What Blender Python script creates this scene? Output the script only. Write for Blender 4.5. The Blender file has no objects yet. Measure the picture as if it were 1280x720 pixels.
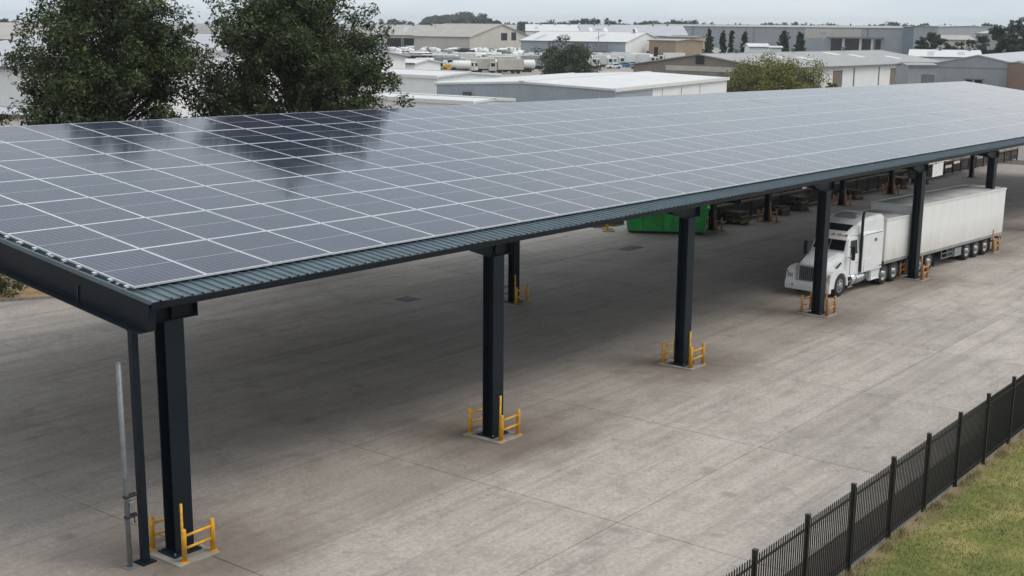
import bpy, bmesh, math, random
import numpy as np
from mathutils import Vector, Matrix
random.seed(7); RNG = np.random.default_rng(7)
sc = bpy.context.scene
COL = sc.collection

# ------------------------------------------------------------------ camera
F_PX, YAW, PITCH, ROLL = 1565.75, 0.65585, 0.20815, 0.00832
CAM = Vector((-16.9895, -24.0164, 12.574))
fw = Vector((math.cos(YAW)*math.cos(PITCH), math.sin(YAW)*math.cos(PITCH), -math.sin(PITCH)))
rt = Vector((math.sin(YAW), -math.cos(YAW), 0)); up = rt.cross(fw)
r2 = rt*math.cos(ROLL)+up*math.sin(ROLL); u2 = -rt*math.sin(ROLL)+up*math.cos(ROLL)
cd = bpy.data.cameras.new('camera'); cam = bpy.data.objects.new('camera', cd); COL.objects.link(cam)
cam.matrix_world = Matrix(((r2.x,u2.x,-fw.x,CAM.x),(r2.y,u2.y,-fw.y,CAM.y),(r2.z,u2.z,-fw.z,CAM.z),(0,0,0,1)))
cd.sensor_width = 36; cd.lens = 36*F_PX/1280; cd.clip_start = .5; cd.clip_end = 9000
sc.camera = cam
# ------------------------------------------------------------------ sky, sun, exposure
SUN_AZ, SUN_EL = math.radians(-60), math.radians(58)      # azimuth from +X towards +Y
w = bpy.data.worlds.new('World'); sc.world = w; w.use_nodes = True
nt = w.node_tree; nt.nodes.clear()
def N(t, typ, **kw):
    n = t.nodes.new(typ)
    for k, v in kw.items(): setattr(n, k, v)
    return n
sky = N(nt,'ShaderNodeTexSky', sky_type='NISHITA', sun_disc=False, sun_elevation=SUN_EL, sun_rotation=math.pi/2-SUN_AZ, air_density=1.0, dust_density=3.0)
hs = N(nt,'ShaderNodeHueSaturation'); hs.inputs['Saturation'].default_value = .35; hs.inputs['Value'].default_value = .10
nt.links.new(sky.outputs[0], hs.inputs['Color'])
tc = N(nt,'ShaderNodeTexCoord'); mp = N(nt,'ShaderNodeMapping'); mp.inputs['Scale'].default_value = (1,1,4.5)
nz = N(nt,'ShaderNodeTexNoise'); nz.inputs['Scale'].default_value = 2.2; nz.inputs['Detail'].default_value = 6; nz.inputs['Roughness'].default_value = .55
cr = N(nt,'ShaderNodeValToRGB'); cr.color_ramp.elements[0].position=.3; cr.color_ramp.elements[0].color=(.62,.73,.82,1)
cr.color_ramp.elements[1].position=.68; cr.color_ramp.elements[1].color=(.90,.93,.95,1)
nt.links.new(tc.outputs['Generated'], mp.inputs[0]); nt.links.new(mp.outputs[0], nz.inputs['Vector']); nt.links.new(nz.outputs[0], cr.inputs[0])
mx = N(nt,'ShaderNodeMix', data_type='RGBA'); mx.inputs[0].default_value = .85
nt.links.new(hs.outputs[0], mx.inputs[6]); nt.links.new(cr.outputs[0], mx.inputs[7])
bg = N(nt,'ShaderNodeBackground'); bg.inputs['Strength'].default_value = 1.12
wo = N(nt,'ShaderNodeOutputWorld'); nt.links.new(mx.outputs[2], bg.inputs[0]); nt.links.new(bg.outputs[0], wo.inputs[0])
sl = bpy.data.lights.new('sun','SUN'); so = bpy.data.objects.new('sun', sl); COL.objects.link(so)
sl.energy = 1.7; sl.angle = math.radians(30); sl.color = (1,.945,.875)
sd = Vector((math.cos(SUN_AZ)*math.cos(SUN_EL), math.sin(SUN_AZ)*math.cos(SUN_EL), math.sin(SUN_EL)))
so.rotation_euler = sd.to_track_quat('Z','Y').to_euler(); so.location = (0,0,60)
sc.view_settings.view_transform = 'Standard'; sc.view_settings.look = 'None'
sc.view_settings.exposure = 0.0; sc.view_settings.gamma = 1.0; sc.view_settings.use_curve_mapping = False

# ------------------------------------------------------------------ helpers
GS = 0.0149                                                # the yard falls 1.5 % along +X
def gz(x): return -GS*min(max(x,-40),130)
def tag(o, label=None, cat=None, group=None, kind=None):
    if label: o['label'] = label
    if cat: o['category'] = cat
    if group: o['group'] = group
    if kind: o['kind'] = kind
    return o
def empty(name, loc=(0,0,0), rz=0, parent=None):
    o = bpy.data.objects.new(name, None); COL.objects.link(o); o.location = loc; o.rotation_euler = (0,0,rz); o.empty_display_size=.2
    if parent: o.parent = parent
    return o
def link(name, me, parent=None, loc=None):
    o = bpy.data.objects.new(name, me); COL.objects.link(o)
    if parent: o.parent = parent
    if loc is not None: o.location = loc
    return o
def dup(o, parent=None):
    c = o.copy(); COL.objects.link(c); c.parent = parent
    for ch in list(o.children): dup(ch, c)
    return c
class MB:
    def __init__(s): s.v=[]; s.f=[]; s.m=[]; s.sm=[]
    def add(s, vs, fs, mi=0, smooth=False):
        b=len(s.v); s.v += [tuple(v) for v in vs]
        for f in fs: s.f.append(tuple(b+i for i in f)); s.m.append(mi); s.sm.append(smooth)
        return s
    def box(s, x0,x1,y0,y1,z0,z1, mi=0, c=0, fn=None):
        if c<=0:
            vs=[(x,y,z) for x in(x0,x1) for y in(y0,y1) for z in(z0,z1)]
            fs=[(0,1,3,2),(4,6,7,5),(0,4,5,1),(2,3,7,6),(0,2,6,4),(1,5,7,3)]
        else:
            bm=bmesh.new(); bmesh.ops.create_cube(bm,size=1)
            for v in bm.verts: v.co=Vector(((x0+x1)/2+v.co.x*(x1-x0),(y0+y1)/2+v.co.y*(y1-y0),(z0+z1)/2+v.co.z*(z1-z0)))
            bmesh.ops.bevel(bm,geom=bm.edges[:],offset=c,segments=1 if c<.03 else 2,affect='EDGES')
            bm.verts.index_update(); vs=[v.co.copy() for v in bm.verts]; fs=[[v.index for v in f.verts] for f in bm.faces]; bm.free()
        if fn: vs=[fn(*v) for v in vs]
        return s.add(vs,fs,mi)
    def tube(s, pts, rads, n=8, mi=0, cap=True, smooth=True):
        pts=[Vector(p) for p in pts]
        if not hasattr(rads,'__len__'): rads=[rads]*len(pts)
        vs=[]; fs=[]
        for i,p in enumerate(pts):
            d=(pts[min(i+1,len(pts)-1)]-pts[max(i-1,0)]).normalized()
            a=d.orthogonal().normalized() if i==0 else (a-d*a.dot(d)).normalized()
            b=d.cross(a)
            for k in range(n):
                t=2*math.pi*k/n; vs.append(p+(a*math.cos(t)+b*math.sin(t))*rads[i])
        for i in range(len(pts)-1):
            for k in range(n):
                fs.append((i*n+k,i*n+(k+1)%n,(i+1)*n+(k+1)%n,(i+1)*n+k))
        s.add(vs,fs,mi,smooth)
        if cap:
            b=len(s.v)-len(vs)
            s.f.append(tuple(b+k for k in reversed(range(n)))); s.m.append(mi); s.sm.append(False)
            s.f.append(tuple(b+(len(pts)-1)*n+k for k in range(n))); s.m.append(mi); s.sm.append(False)
        return s
    def prism(s, poly, y0, y1, mi=0, ax='y'):              # poly in (x,z) extruded along y, or (y,z) along x
        n=len(poly)
        P=(lambda a,b,c:(a,c,b)) if ax=='y' else ((lambda a,b,c:(c,a,b)) if ax=='x' else (lambda a,b,c:(a,b,c)))
        vs=[P(a,b,y0) for a,b in poly]+[P(a,b,y1) for a,b in poly]
        fs=[tuple(range(n)),tuple(reversed(range(n,2*n)))]+[(i,n+i,n+(i+1)%n,(i+1)%n) for i in range(n)]
        return s.add(vs,fs,mi)
    def loft(s, secs, mi=0, smooth=False, cap=True):
        n=len(secs[0]); vs=[v for q in secs for v in q]; fs=[]
        for i in range(len(secs)-1):
            for k in range(n): fs.append((i*n+k,i*n+(k+1)%n,(i+1)*n+(k+1)%n,(i+1)*n+k))
        if cap: fs += [tuple(reversed(range(n))), tuple((len(secs)-1)*n+k for k in range(n))]
        return s.add(vs,fs,mi,smooth)
    def mesh(s, name, mats, fix=True):
        me=bpy.data.meshes.new(name); me.from_pydata(s.v,[],s.f)
        for m in (mats if isinstance(mats,(list,tuple)) else [mats]): me.materials.append(m)
        me.polygons.foreach_set('material_index',s.m); me.polygons.foreach_set('use_smooth',s.sm)
        if fix:
            bm=bmesh.new(); bm.from_mesh(me); bmesh.ops.recalc_face_normals(bm,faces=bm.faces[:]); bm.to_mesh(me); bm.free()
        me.update(); return me
    def build(s, name, mats, parent=None, loc=None, fix=True): return link(name, s.mesh(name,mats,fix), parent, loc)
# a pixel column and a distance give a place on the ground (used for the far background)
def at(px, d):
    r = fw+(px-640)/F_PX*r2+(28.5/F_PX*1.0+math.tan(PITCH)*0)*u2
    h = Vector((fw.x,fw.y,0)).normalized(); k = d/(r.x*h.x+r.y*h.y)
    return Vector((CAM.x+r.x*k, CAM.y+r.y*k))
def zat(px, py, d):
    r = fw+(px-640)/F_PX*r2+(360-py)/F_PX*u2
    h = Vector((fw.x,fw.y,0)).normalized(); return CAM.z+r.z*d/(r.x*h.x+r.y*h.y)

# ------------------------------------------------------------------ materials
MATS={}
def newmat(name):
    m=bpy.data.materials.new(name); m.use_nodes=True; t=m.node_tree; t.nodes.clear()
    o=N(t,'ShaderNodeOutputMaterial'); b=N(t,'ShaderNodeBsdfPrincipled'); t.links.new(b.outputs[0],o.inputs[0]); MATS[name]=m
    return m,t,b
def coord(t, kind='pos', scale=(1,1,1)):
    src = N(t,'ShaderNodeNewGeometry').outputs['Position'] if kind=='pos' else N(t,'ShaderNodeTexCoord').outputs['Object']
    m=N(t,'ShaderNodeMapping'); m.inputs['Scale'].default_value=scale; t.links.new(src,m.inputs[0]); return m.outputs[0]
def noise(t, vec, scale, detail=4, rough=.55, dist=0):
    n=N(t,'ShaderNodeTexNoise'); n.inputs['Scale'].default_value=scale; n.inputs['Detail'].default_value=detail
    n.inputs['Roughness'].default_value=rough; n.inputs['Distortion'].default_value=dist; t.links.new(vec,n.inputs['Vector']); return n.outputs[0]
def ramp(t, fac, *st):
    r=N(t,'ShaderNodeValToRGB'); e=r.color_ramp.elements
    while len(e)<len(st): e.new(.5)
    for i,(p,c) in enumerate(st):
        e[i].position=p; e[i].color=(c,c,c,1) if not hasattr(c,'__len__') else (*c,1)
    t.links.new(fac,r.inputs[0]); return r.outputs[0]
def mix(t, fac, a, b, mode='MIX'):
    m=N(t,'ShaderNodeMix',data_type='RGBA',blend_type=mode)
    for i,v in ((0,fac),(6,a),(7,b)):
        if hasattr(v,'is_linked') or isinstance(v,bpy.types.NodeSocket): t.links.new(v,m.inputs[i])
        elif i==0: m.inputs[0].default_value=v
        else: m.inputs[i].default_value=(*v,1)
    return m.outputs[2]
def math_(t, op, a, b=None, c=None):
    m=N(t,'ShaderNodeMath',operation=op)
    for i,v in enumerate((a,b,c)):
        if v is None: continue
        if isinstance(v,bpy.types.NodeSocket): t.links.new(v,m.inputs[i])
        else: m.inputs[i].default_value=v
    return m.outputs[0]
def bump(t, b, h, strength=.3, dist=.02):
    n=N(t,'ShaderNodeBump'); n.inputs['Strength'].default_value=strength; n.inputs['Distance'].default_value=dist
    t.links.new(h,n.inputs['Height']); t.links.new(n.outputs[0],b.inputs['Normal'])
def plain(name, col, rough=.5, metal=0, var=.15, scale=3, kind='pos', spec=.5, dirt=None):
    m,t,b=newmat(name); v=coord(t,kind)
    n=noise(t,v,scale,5); k=ramp(t,n,(.3,1-var),(.7,1+var*.6))
    c=mix(t,1,col,k,'MULTIPLY')
    if dirt:
        n2=noise(t,v,scale*.35,6,.65); c=mix(t,ramp(t,n2,(.48,0),(.75,dirt[1])),c,dirt[0])
    t.links.new(c,b.inputs['Base Color']); b.inputs['Roughness'].default_value=rough; b.inputs['Metallic'].default_value=metal; b.inputs['Specular IOR Level'].default_value=spec
    return m
def cladding(name, col, pitch=.25, rough=.5, var=.12, axis=None, streak=.25):
    """ribbed metal sheet: ribs from a wave in object space along the wall (both x and y), streaks of grime"""
    m,t,b=newmat(name); v=coord(t,'obj'); s=N(t,'ShaderNodeSeparateXYZ'); t.links.new(v,s.inputs[0])
    a=math_(t,'ADD',s.outputs[0],s.outputs[1]) if axis is None else s.outputs[axis]
    wv=math_(t,'PINGPONG',a,pitch/2); h=ramp(t,math_(t,'DIVIDE',wv,pitch/2),(.25,0),(.45,1))
    n=noise(t,v,.35,6,.6); st=noise(t,coord(t,'obj',(1.5,1.5,.12)),2.0,5,.6)
    c=mix(t,1,col,ramp(t,n,(.3,1-var),(.7,1.05)),'MULTIPLY')
    c=mix(t,ramp(t,st,(.45,0),(.8,streak)),c,(.16,.14,.12))
    t.links.new(c,b.inputs['Base Color']); b.inputs['Roughness'].default_value=rough
    bump(t,b,h,.6,.03); return m
plain('steel',(.006,.011,.017),.42,0,.25,1.2,spec=.20,dirt=((.028,.028,.028),.25))
plain('galv',(.19,.20,.21),.5,.3,.25,6)
plain('roofsheet',(.085,.125,.15),.42,0,.2,2,dirt=((.12,.12,.115),.5))
plain('alu',(.62,.64,.68),.35,.2,.12,4)
plain('seam',(.36,.37,.42),.3,0,.1,4)
plain('yellow',(.72,.36,.015),.5,0,.25,7,dirt=((.14,.09,.05),.75))
plain('orange',(.52,.25,.09),.5,0,.2,5,dirt=((.2,.12,.07),.5))
plain('black_metal',(.010,.010,.011),.42,0,.3,6)
plain('rubber',(.02,.02,.02),.85,0,.3,8)
plain('black',(.012,.012,.013),.5,0,.2,6)
plain('rim',(.36,.36,.36),.45,.6,.25,8)
plain('chrome',(.72,.73,.75),.18,1,.1,5)
plain('truck_white',(.76,.77,.77),.28,0,.06,2,dirt=((.40,.34,.28),.38))
plain('trailer_roof',(.46,.46,.45),.6,0,.2,.7,dirt=((.22,.2,.18),.6))
plain('plate_white',(.72,.72,.70),.5,0,.1,5)
plain('red_lens',(.35,.02,.015),.25,0,.1,5)
plain('amber_lens',(.6,.22,.02),.25,0,.1,5)
plain('green',(.03,.46,.09),.45,0,.25,2,dirt=((.06,.07,.04),.45))
plain('rust',(.20,.09,.035),.8,0,.4,3)
plain('timber',(.085,.06,.042),.85,0,.4,1.5)
plain('timber_dark',(.042,.033,.027),.85,0,.4,1.5)
plain('timber_pale',(.24,.18,.12),.8,0,.3,1.5)
plain('bark',(.085,.068,.052),.9,0,.4,4)
plain('opening_shade',(.012,.012,.013),.8,0,.1,1)  # near-black colour painting the shade inside wall openings
plain('blue_paint',(.03,.19,.36),.4,0,.2,2)
plain('slate_blue',(.14,.18,.22),.5,0,.15,.5)
plain('grey_paint',(.27,.28,.29),.5,0,.2,1)
plain('red_paint',(.35,.04,.03),.4,0,.2,1)
plain('mach_yellow',(.6,.36,.03),.5,0,.25,1)
plain('tan_render',(.42,.33,.24),.8,0,.2,.4,kind='obj',dirt=((.2,.16,.12),.5))
plain('cream_render',(.56,.53,.48),.8,0,.15,.3,kind='obj',dirt=((.3,.26,.2),.4))
plain('door_brown',(.20,.155,.115),.6,0,.2,.6)
plain('frame_grey',(.16,.165,.17),.5,0,.1,1)
plain('pipe',(.09,.10,.10),.5,0,.1,1)
cladding('wall_white',(.82,.82,.82),.4,.55,.06,streak=.06)
cladding('wall_greyblue',(.33,.37,.41),.4,.55,.08,streak=.12)
cladding('wall_grey',(.33,.35,.37),.5,.55,.1)
cladding('wall_longgrey',(.33,.36,.38),2.0,.6,.12)
cladding('wall_beige',(.54,.50,.45),.5,.6,.1)
cladding('wall_brown',(.25,.215,.18),.5,.7,.2)
cladding('wall_timber',(.36,.27,.19),.6,.8,.2)
for nm,cl,va in (('roof_white',(.64,.64,.64),.08),('roof_grey',(.34,.34,.335),.2),('roof_tan',(.40,.375,.345),.2),('roof_lilac',(.45,.46,.49),.12)):
    cladding(nm,cl,.6,.5,va,axis=0,streak=.3 if va>.1 else .08)
def glassmat():
    m,t,b=newmat('glass'); b.inputs['Base Color'].default_value=(.012,.016,.02,1); b.inputs['Roughness'].default_value=.06; b.inputs['Specular IOR Level'].default_value=.6
glassmat()
def lampmat():
    m,t,b=newmat('lamp'); b.inputs['Base Color'].default_value=(.75,.76,.78,1); b.inputs['Roughness'].default_value=.08; b.inputs['Metallic'].default_value=.6
lampmat()
def trailer_side():
    m,t,b=newmat('trailer_side'); v=coord(t,'obj'); s=N(t,'ShaderNodeSeparateXYZ'); t.links.new(v,s.inputs[0])
    n=noise(t,v,.7,6,.65); st=noise(t,coord(t,'obj',(1.2,1,.15)),2.5,6,.6)
    low=math_(t,'MULTIPLY_ADD',s.outputs[2],-.55,1.35)      # road dirt sits on the lower third
    d=math_(t,'MULTIPLY',ramp(t,low,(0,0),(.85,.75)),ramp(t,n,(.25,.25),(.7,1)))
    c=mix(t,d,(.80,.80,.78),(.42,.34,.25)); c=mix(t,ramp(t,st,(.5,0),(.8,.25)),c,(.38,.33,.27))
    # a paler washed band of repainted panels
    t.links.new(c,b.inputs['Base Color']); b.inputs['Roughness'].default_value=.42
trailer_side()
def panel_glass():
    m,t,b=newmat('panel_glass'); v=coord(t,'obj'); s=N(t,'ShaderNodeSeparateXYZ'); t.links.new(v,s.inputs[0])
    def line(a,p,wd): return math_(t,'LESS_THAN',math_(t,'PINGPONG',a,p/2),wd)
    oi=N(t,'ShaderNodeObjectInfo')
    cell=math_(t,'MAXIMUM',line(s.outputs[0],.174,.009),line(s.outputs[1],.131,.005))
    bus=line(s.outputs[0],.058,.006)
    n=noise(t,v,2.5,4); base=mix(t,ramp(t,oi.outputs['Random'],(0,0),(1,1)),(.007,.010,.028),(.012,.017,.042))
    base=mix(t,math_(t,'MULTIPLY',bus,.55),base,(.075,.09,.16)); base=mix(t,math_(t,'MULTIPLY',cell,.75),base,(.16,.172,.225))
    dust=noise(t,coord(t,'pos',(.5,.25,1)),1.1,6,.65)
    base=mix(t,ramp(t,dust,(.4,.01),(.8,.10)),base,(.26,.25,.26))
    t.links.new(base,b.inputs['Base Color'])
    r=math_(t,'ADD',ramp(t,dust,(.3,.05),(.8,.14)),math_(t,'MULTIPLY',oi.outputs['Random'],.03))
    t.links.new(r,b.inputs['Roughness']); b.inputs['IOR'].default_value=1.5; b.inputs['Specular IOR Level'].default_value=.23; b.inputs['Specular Tint'].default_value=(.78,.86,1.0,1)
    bump(t,b,noise(t,v,.9,2),.02,.02)
panel_glass()
def concrete():
    m,t,b=newmat('concrete'); p=coord(t,'pos'); oi=N(t,'ShaderNodeObjectInfo')
    s=N(t,'ShaderNodeSeparateXYZ'); t.links.new(p,s.inputs[0])
    big=noise(t,p,.12,5,.6,.6); mid=noise(t,p,.55,7,.68,.4); fine=noise(t,p,9,6,.7); tyre=noise(t,coord(t,'pos',(.05,1.4,1)),1.0,5,.6,.5)
    c=ramp(t,mid,(.25,(.345,.303,.27)),(.5,(.41,.365,.328)),(.78,(.475,.428,.388)))
    c=mix(t,.6,c,mix(t,1,c,ramp(t,fine,(.28,.55),(.72,1.32)),'MULTIPLY'))
    c=mix(t,1,c,ramp(t,oi.outputs['Random'],(0,.88),(1,1.06)),'MULTIPLY')
    c=mix(t,ramp(t,tyre,(.50,0),(.70,.42)),c,(.21,.18,.153))
    sc1=noise(t,coord(t,'pos',(.8,1.25,1)),.8,9,.78,.5)
    c=mix(t,ramp(t,sc1,(.53,0),(.72,.42)),c,(.19,.158,.13))
    sc2=noise(t,coord(t,'pos',(1,1.5,1)),2.6,9,.7,.8); c=mix(t,ramp(t,sc2,(.61,0),(.68,.4)),c,(.16,.133,.11)); c=mix(t,ramp(t,noise(t,p,1.7,8,.7),(.60,0),(.72,.15)),c,(.54,.50,.46))
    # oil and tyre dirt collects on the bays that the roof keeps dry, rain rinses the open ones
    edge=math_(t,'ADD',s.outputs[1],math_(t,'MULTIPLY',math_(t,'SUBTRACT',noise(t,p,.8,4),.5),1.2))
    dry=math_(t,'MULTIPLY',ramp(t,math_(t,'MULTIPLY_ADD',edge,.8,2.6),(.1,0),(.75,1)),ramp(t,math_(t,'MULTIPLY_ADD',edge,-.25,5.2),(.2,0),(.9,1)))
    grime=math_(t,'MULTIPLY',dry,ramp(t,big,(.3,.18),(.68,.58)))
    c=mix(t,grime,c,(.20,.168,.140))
    # dirt rings round the column feet
    mx_=math_(t,'SUBTRACT',math_(t,'MODULO',math_(t,'ADD',s.outputs[0],60.29-.59+6.029),12.058),6.029); my_=math_(t,'ADD',s.outputs[1],.5)
    rr=math_(t,'SQRT',math_(t,'ADD',math_(t,'MULTIPLY',mx_,mx_),math_(t,'MULTIPLY',my_,my_)))
    rr=math_(t,'ADD',rr,math_(t,'MULTIPLY',math_(t,'SUBTRACT',noise(t,p,.9,5,.65),.5),3.2))
    c=mix(t,ramp(t,math_(t,'DIVIDE',rr,4),(.2,.75),(.95,0)),c,(.13,.102,.08))
    # worn tyre lanes and scrape marks that show on every bay
    ln1=noise(t,coord(t,'pos',(.035,.9,1)),1.6,7,.7,.35); c=mix(t,1,c,ramp(t,ln1,(.34,.80),(.48,1.0),(.66,1.05)),'MULTIPLY')
    ln2=noise(t,coord(t,'pos',(.6,.9,1)),.7,9,.72,.8); c=mix(t,1,c,ramp(t,ln2,(.34,.82),(.46,1.0),(.66,1.06)),'MULTIPLY')
    c=mix(t,.5,c,mix(t,1,c,ramp(t,noise(t,p,7,8,.75),(.3,.78),(.7,1.16)),'MULTIPLY'))
    # oil blots and scuffs
    vo=N(t,'ShaderNodeTexVoronoi'); vo.inputs['Scale'].default_value=.75; vo.inputs['Randomness'].default_value=1
    wv=N(t,'ShaderNodeVectorMath',operation='ADD'); nn=N(t,'ShaderNodeTexNoise'); nn.inputs['Scale'].default_value=1.3; nn.inputs['Detail'].default_value=4; t.links.new(p,nn.inputs['Vector'])
    t.links.new(p,wv.inputs[0]); t.links.new(nn.outputs[1],wv.inputs[1]); t.links.new(wv.outputs[0],vo.inputs['Vector'])
    sp=N(t,'ShaderNodeSeparateColor'); t.links.new(vo.outputs['Color'],sp.inputs[0])
    blot=math_(t,'MULTIPLY',ramp(t,vo.outputs['Distance'],(.08,1),(.26,0)),math_(t,'GREATER_THAN',sp.outputs[0],.82))
    c=mix(t,math_(t,'MULTIPLY',math_(t,'MULTIPLY',blot,ramp(t,fine,(.35,.2),(.6,1))),.55),c,(.12,.10,.084))
    # hairline cracks
    v2=N(t,'ShaderNodeTexVoronoi',feature='DISTANCE_TO_EDGE'); v2.inputs['Scale'].default_value=.16; t.links.new(wv.outputs[0],v2.inputs['Vector'])
    ck=math_(t,'MULTIPLY',ramp(t,v2.outputs['Distance'],(.0,1),(.006,0)),ramp(t,noise(t,p,.3,2),(.55,0),(.66,.3)))
    c=mix(t,ck,c,(.12,.105,.09))
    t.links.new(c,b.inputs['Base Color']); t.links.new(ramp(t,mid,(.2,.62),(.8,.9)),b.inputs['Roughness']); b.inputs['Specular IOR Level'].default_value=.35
    bump(t,b,fine,.15,.01)
concrete()
plain('far_gravel',(.33,.305,.275),.95,0,.4,.08)
plain('joint',(.10,.085,.07),.95,0,.2,2)
plain('pad_concrete',(.27,.25,.22),.85,0,.25,3)
def groundmat():
    m,t,b=newmat('ground'); p=coord(t,'pos')
    a=noise(t,p,.012,5,.6); f=noise(t,p,1.5,6,.7)
    c=ramp(t,a,(.38,(.24,.17,.10)),(.5,(.27,.24,.205)),(.62,(.20,.195,.19)))
    c=mix(t,1,c,ramp(t,f,(.2,.7),(.8,1.2)),'MULTIPLY'); t.links.new(c,b.inputs['Base Color']); b.inputs['Roughness'].default_value=.95
groundmat()
def drygrass():
    m,t,b=newmat('dry_ground'); p=coord(t,'pos')
    c=ramp(t,noise(t,p,1.2,7,.7),(.25,(.16,.105,.05)),(.5,(.30,.20,.105)),(.75,(.40,.29,.16)))
    t.links.new(c,b.inputs['Base Color']); b.inputs['Roughness'].default_value=.95; bump(t,b,noise(t,p,12,4),.5,.05)
drygrass()
def lawn():
    m,t,b=newmat('lawn'); p=coord(t,'pos')
    n=noise(t,p,.45,6,.65,.4); f=noise(t,p,14,5,.7)
    c=ramp(t,n,(.32,(.095,.12,.024)),(.48,(.16,.167,.038)),(.64,(.30,.255,.09)))
    c=mix(t,1,c,ramp(t,f,(.2,.55),(.8,1.35)),'MULTIPLY')
    s=N(t,'ShaderNodeSeparateXYZ'); t.links.new(p,s.inputs[0])
    e=math_(t,'ADD',s.outputs[1],math_(t,'MULTIPLY',noise(t,p,1.8,4),.9))       # worn soil strip along the fence foot
    c=mix(t,ramp(t,math_(t,'MULTIPLY_ADD',e,1,13.9),(.35,0),(.85,.85)),c,(.21,.155,.09))
    t.links.new(c,b.inputs['Base Color']); b.inputs['Roughness'].default_value=.95; bump(t,b,f,.6,.04)
lawn()
def leafmat(name, c0, c1, c2, tr=.25):
    m,t,b=newmat(name); g=N(t,'ShaderNodeNewGeometry')
    c=ramp(t,g.outputs['Random Per Island'],(0,c0),(.55,c1),(1,c2))
    cl=noise(t,coord(t,'pos'),.6,3); c=mix(t,1,c,ramp(t,cl,(.32,.6),(.68,1.6)),'MULTIPLY')
    t.links.new(c,b.inputs['Base Color']); b.inputs['Roughness'].default_value=.55; b.inputs['Specular IOR Level'].default_value=.35
    tl=N(t,'ShaderNodeBsdfTranslucent'); t.links.new(c,tl.inputs[0]); ms=N(t,'ShaderNodeMixShader'); ms.inputs[0].default_value=tr
    o=[n for n in t.nodes if n.type=='OUTPUT_MATERIAL'][0]; t.links.new(b.outputs[0],ms.inputs[1]); t.links.new(tl.outputs[0],ms.inputs[2]); t.links.new(ms.outputs[0],o.inputs[0])
leafmat('leaf_dark',(.015,.027,.010),(.036,.058,.018),(.10,.115,.034))
leafmat('leaf_olive',(.065,.075,.014),(.14,.14,.026),(.27,.24,.05))
leafmat('leaf_mid',(.028,.04,.016),(.05,.064,.024),(.085,.09,.035))
leafmat('leaf_far',(.022,.032,.020),(.036,.048,.026),(.055,.065,.034))
leafmat('blade',(.085,.12,.024),(.155,.18,.042),(.32,.28,.10))
leafmat('weed',(.12,.12,.04),(.26,.21,.10),(.40,.31,.17))
M=MATS

# ------------------------------------------------------------------ ground and yard
gb=MB(); xs=[-6000,-1500,-400,-120,-40,130,300,700,1500,3000,6000]; ys=[-6000,-1000,-200,-60,60,200,600,1500,3500,6000]
for i in range(len(xs)-1):
    for j in range(len(ys)-1):
        gb.add([(xs[i],ys[j],gz(xs[i])-.16),(xs[i+1],ys[j],gz(xs[i+1])-.16),(xs[i+1],ys[j+1],gz(xs[i+1])-.16),(xs[i],ys[j+1],gz(xs[i])-.16)],[(0,1,2,3)])
tag(gb.build('ground',M['ground'],fix=False),kind='structure')
# concrete bays, saw-cut joints between them
YX0,YY0,SX,SY=.95,-2.68,8.1,4.83
yb=MB(); yb.add([(x,y,gz(x)-.05) for x,y in((-39,-13.1),(129,-13.1),(129,31),(-39,31))],[(0,1,2,3)])
yard=tag(yb.build('yard',M['joint'],fix=False),kind='structure')
sb=MB()
def slabfn(x,y,z): return (x,y,z-GS*x)
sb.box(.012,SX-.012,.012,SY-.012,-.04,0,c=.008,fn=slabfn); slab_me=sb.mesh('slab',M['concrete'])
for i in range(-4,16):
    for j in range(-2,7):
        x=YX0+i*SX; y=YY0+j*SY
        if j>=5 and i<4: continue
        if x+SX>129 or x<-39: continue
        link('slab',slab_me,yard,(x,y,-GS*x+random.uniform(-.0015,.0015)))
# yard edge behind on the left: kerb and dry verge beyond it
kb=MB(); kp=[(-12,34.2),(4,32.4),(10,30.6),(13.3,29.1),(16.8,27.3),(22,25.6),(30,24.6),(33.6,24.3)]
def ribbon(pts,h0,h1,wd,mb):
    secs=[]
    for i,p in enumerate(pts):
        a=Vector(pts[max(i-1,0)]); c=Vector(pts[min(i+1,len(pts)-1)]); d=(c-a).normalized(); n=Vector((-d.y,d.x)); P=Vector(p); z=gz(p[0])
        q=P+n*wd; secs.append([(P.x,P.y,z+h0),(P.x,P.y,z+h1),(q.x,q.y,z+h1),(q.x,q.y,z+h0)])
    mb.loft(secs)
ribbon(kp,-.15,.13,.16,kb); tag(kb.build('kerb',M['pad_concrete']),kind='structure')
sl_=MB()
for i in range(-4,4):                                        # bays that reach the kerb line
    x=YX0+i*SX
    sl_.add([(x+.006,21.47,gz(x)),(x+SX-.006,21.47,gz(x+SX)),(x+SX-.006,33,gz(x+SX)),(x+.006,33,gz(x))],[(0,1,2,3)])
sl_.v=[(a,b,c-.002) for a,b,c in sl_.v]
tag(sl_.build('yard_margin',M['concrete'],fix=False),kind='structure')
vb=MB(); top=[(p[0],p[1]+.12) for p in kp]
for i in range(len(top)-1):
    a,c=top[i],top[i+1]; vb.add([(a[0],a[1],gz(a[0])+.1),(c[0],c[1],gz(c[0])+.1),(c[0]+6,c[1]+45,gz(c[0])+.25),(a[0]+6,a[1]+45,gz(a[0])+.25)],[(0,1,2,3)])
tag(vb.build('verge',M['dry_ground'],fix=False),kind='structure')
# lawn outside the fence
FY=-13.4
lb=MB()
for x in range(-30,70,4):
    lb.add([(x,FY+.02,gz(x)-.03),(x+4,FY+.02,gz(x+4)-.03),(x+4,-40,gz(x+4)+.02),(x,-40,gz(x)+.02)],[(0,3,2,1)])
lawn_o=tag(lb.build('lawn',M['lawn']),kind='structure')

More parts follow.
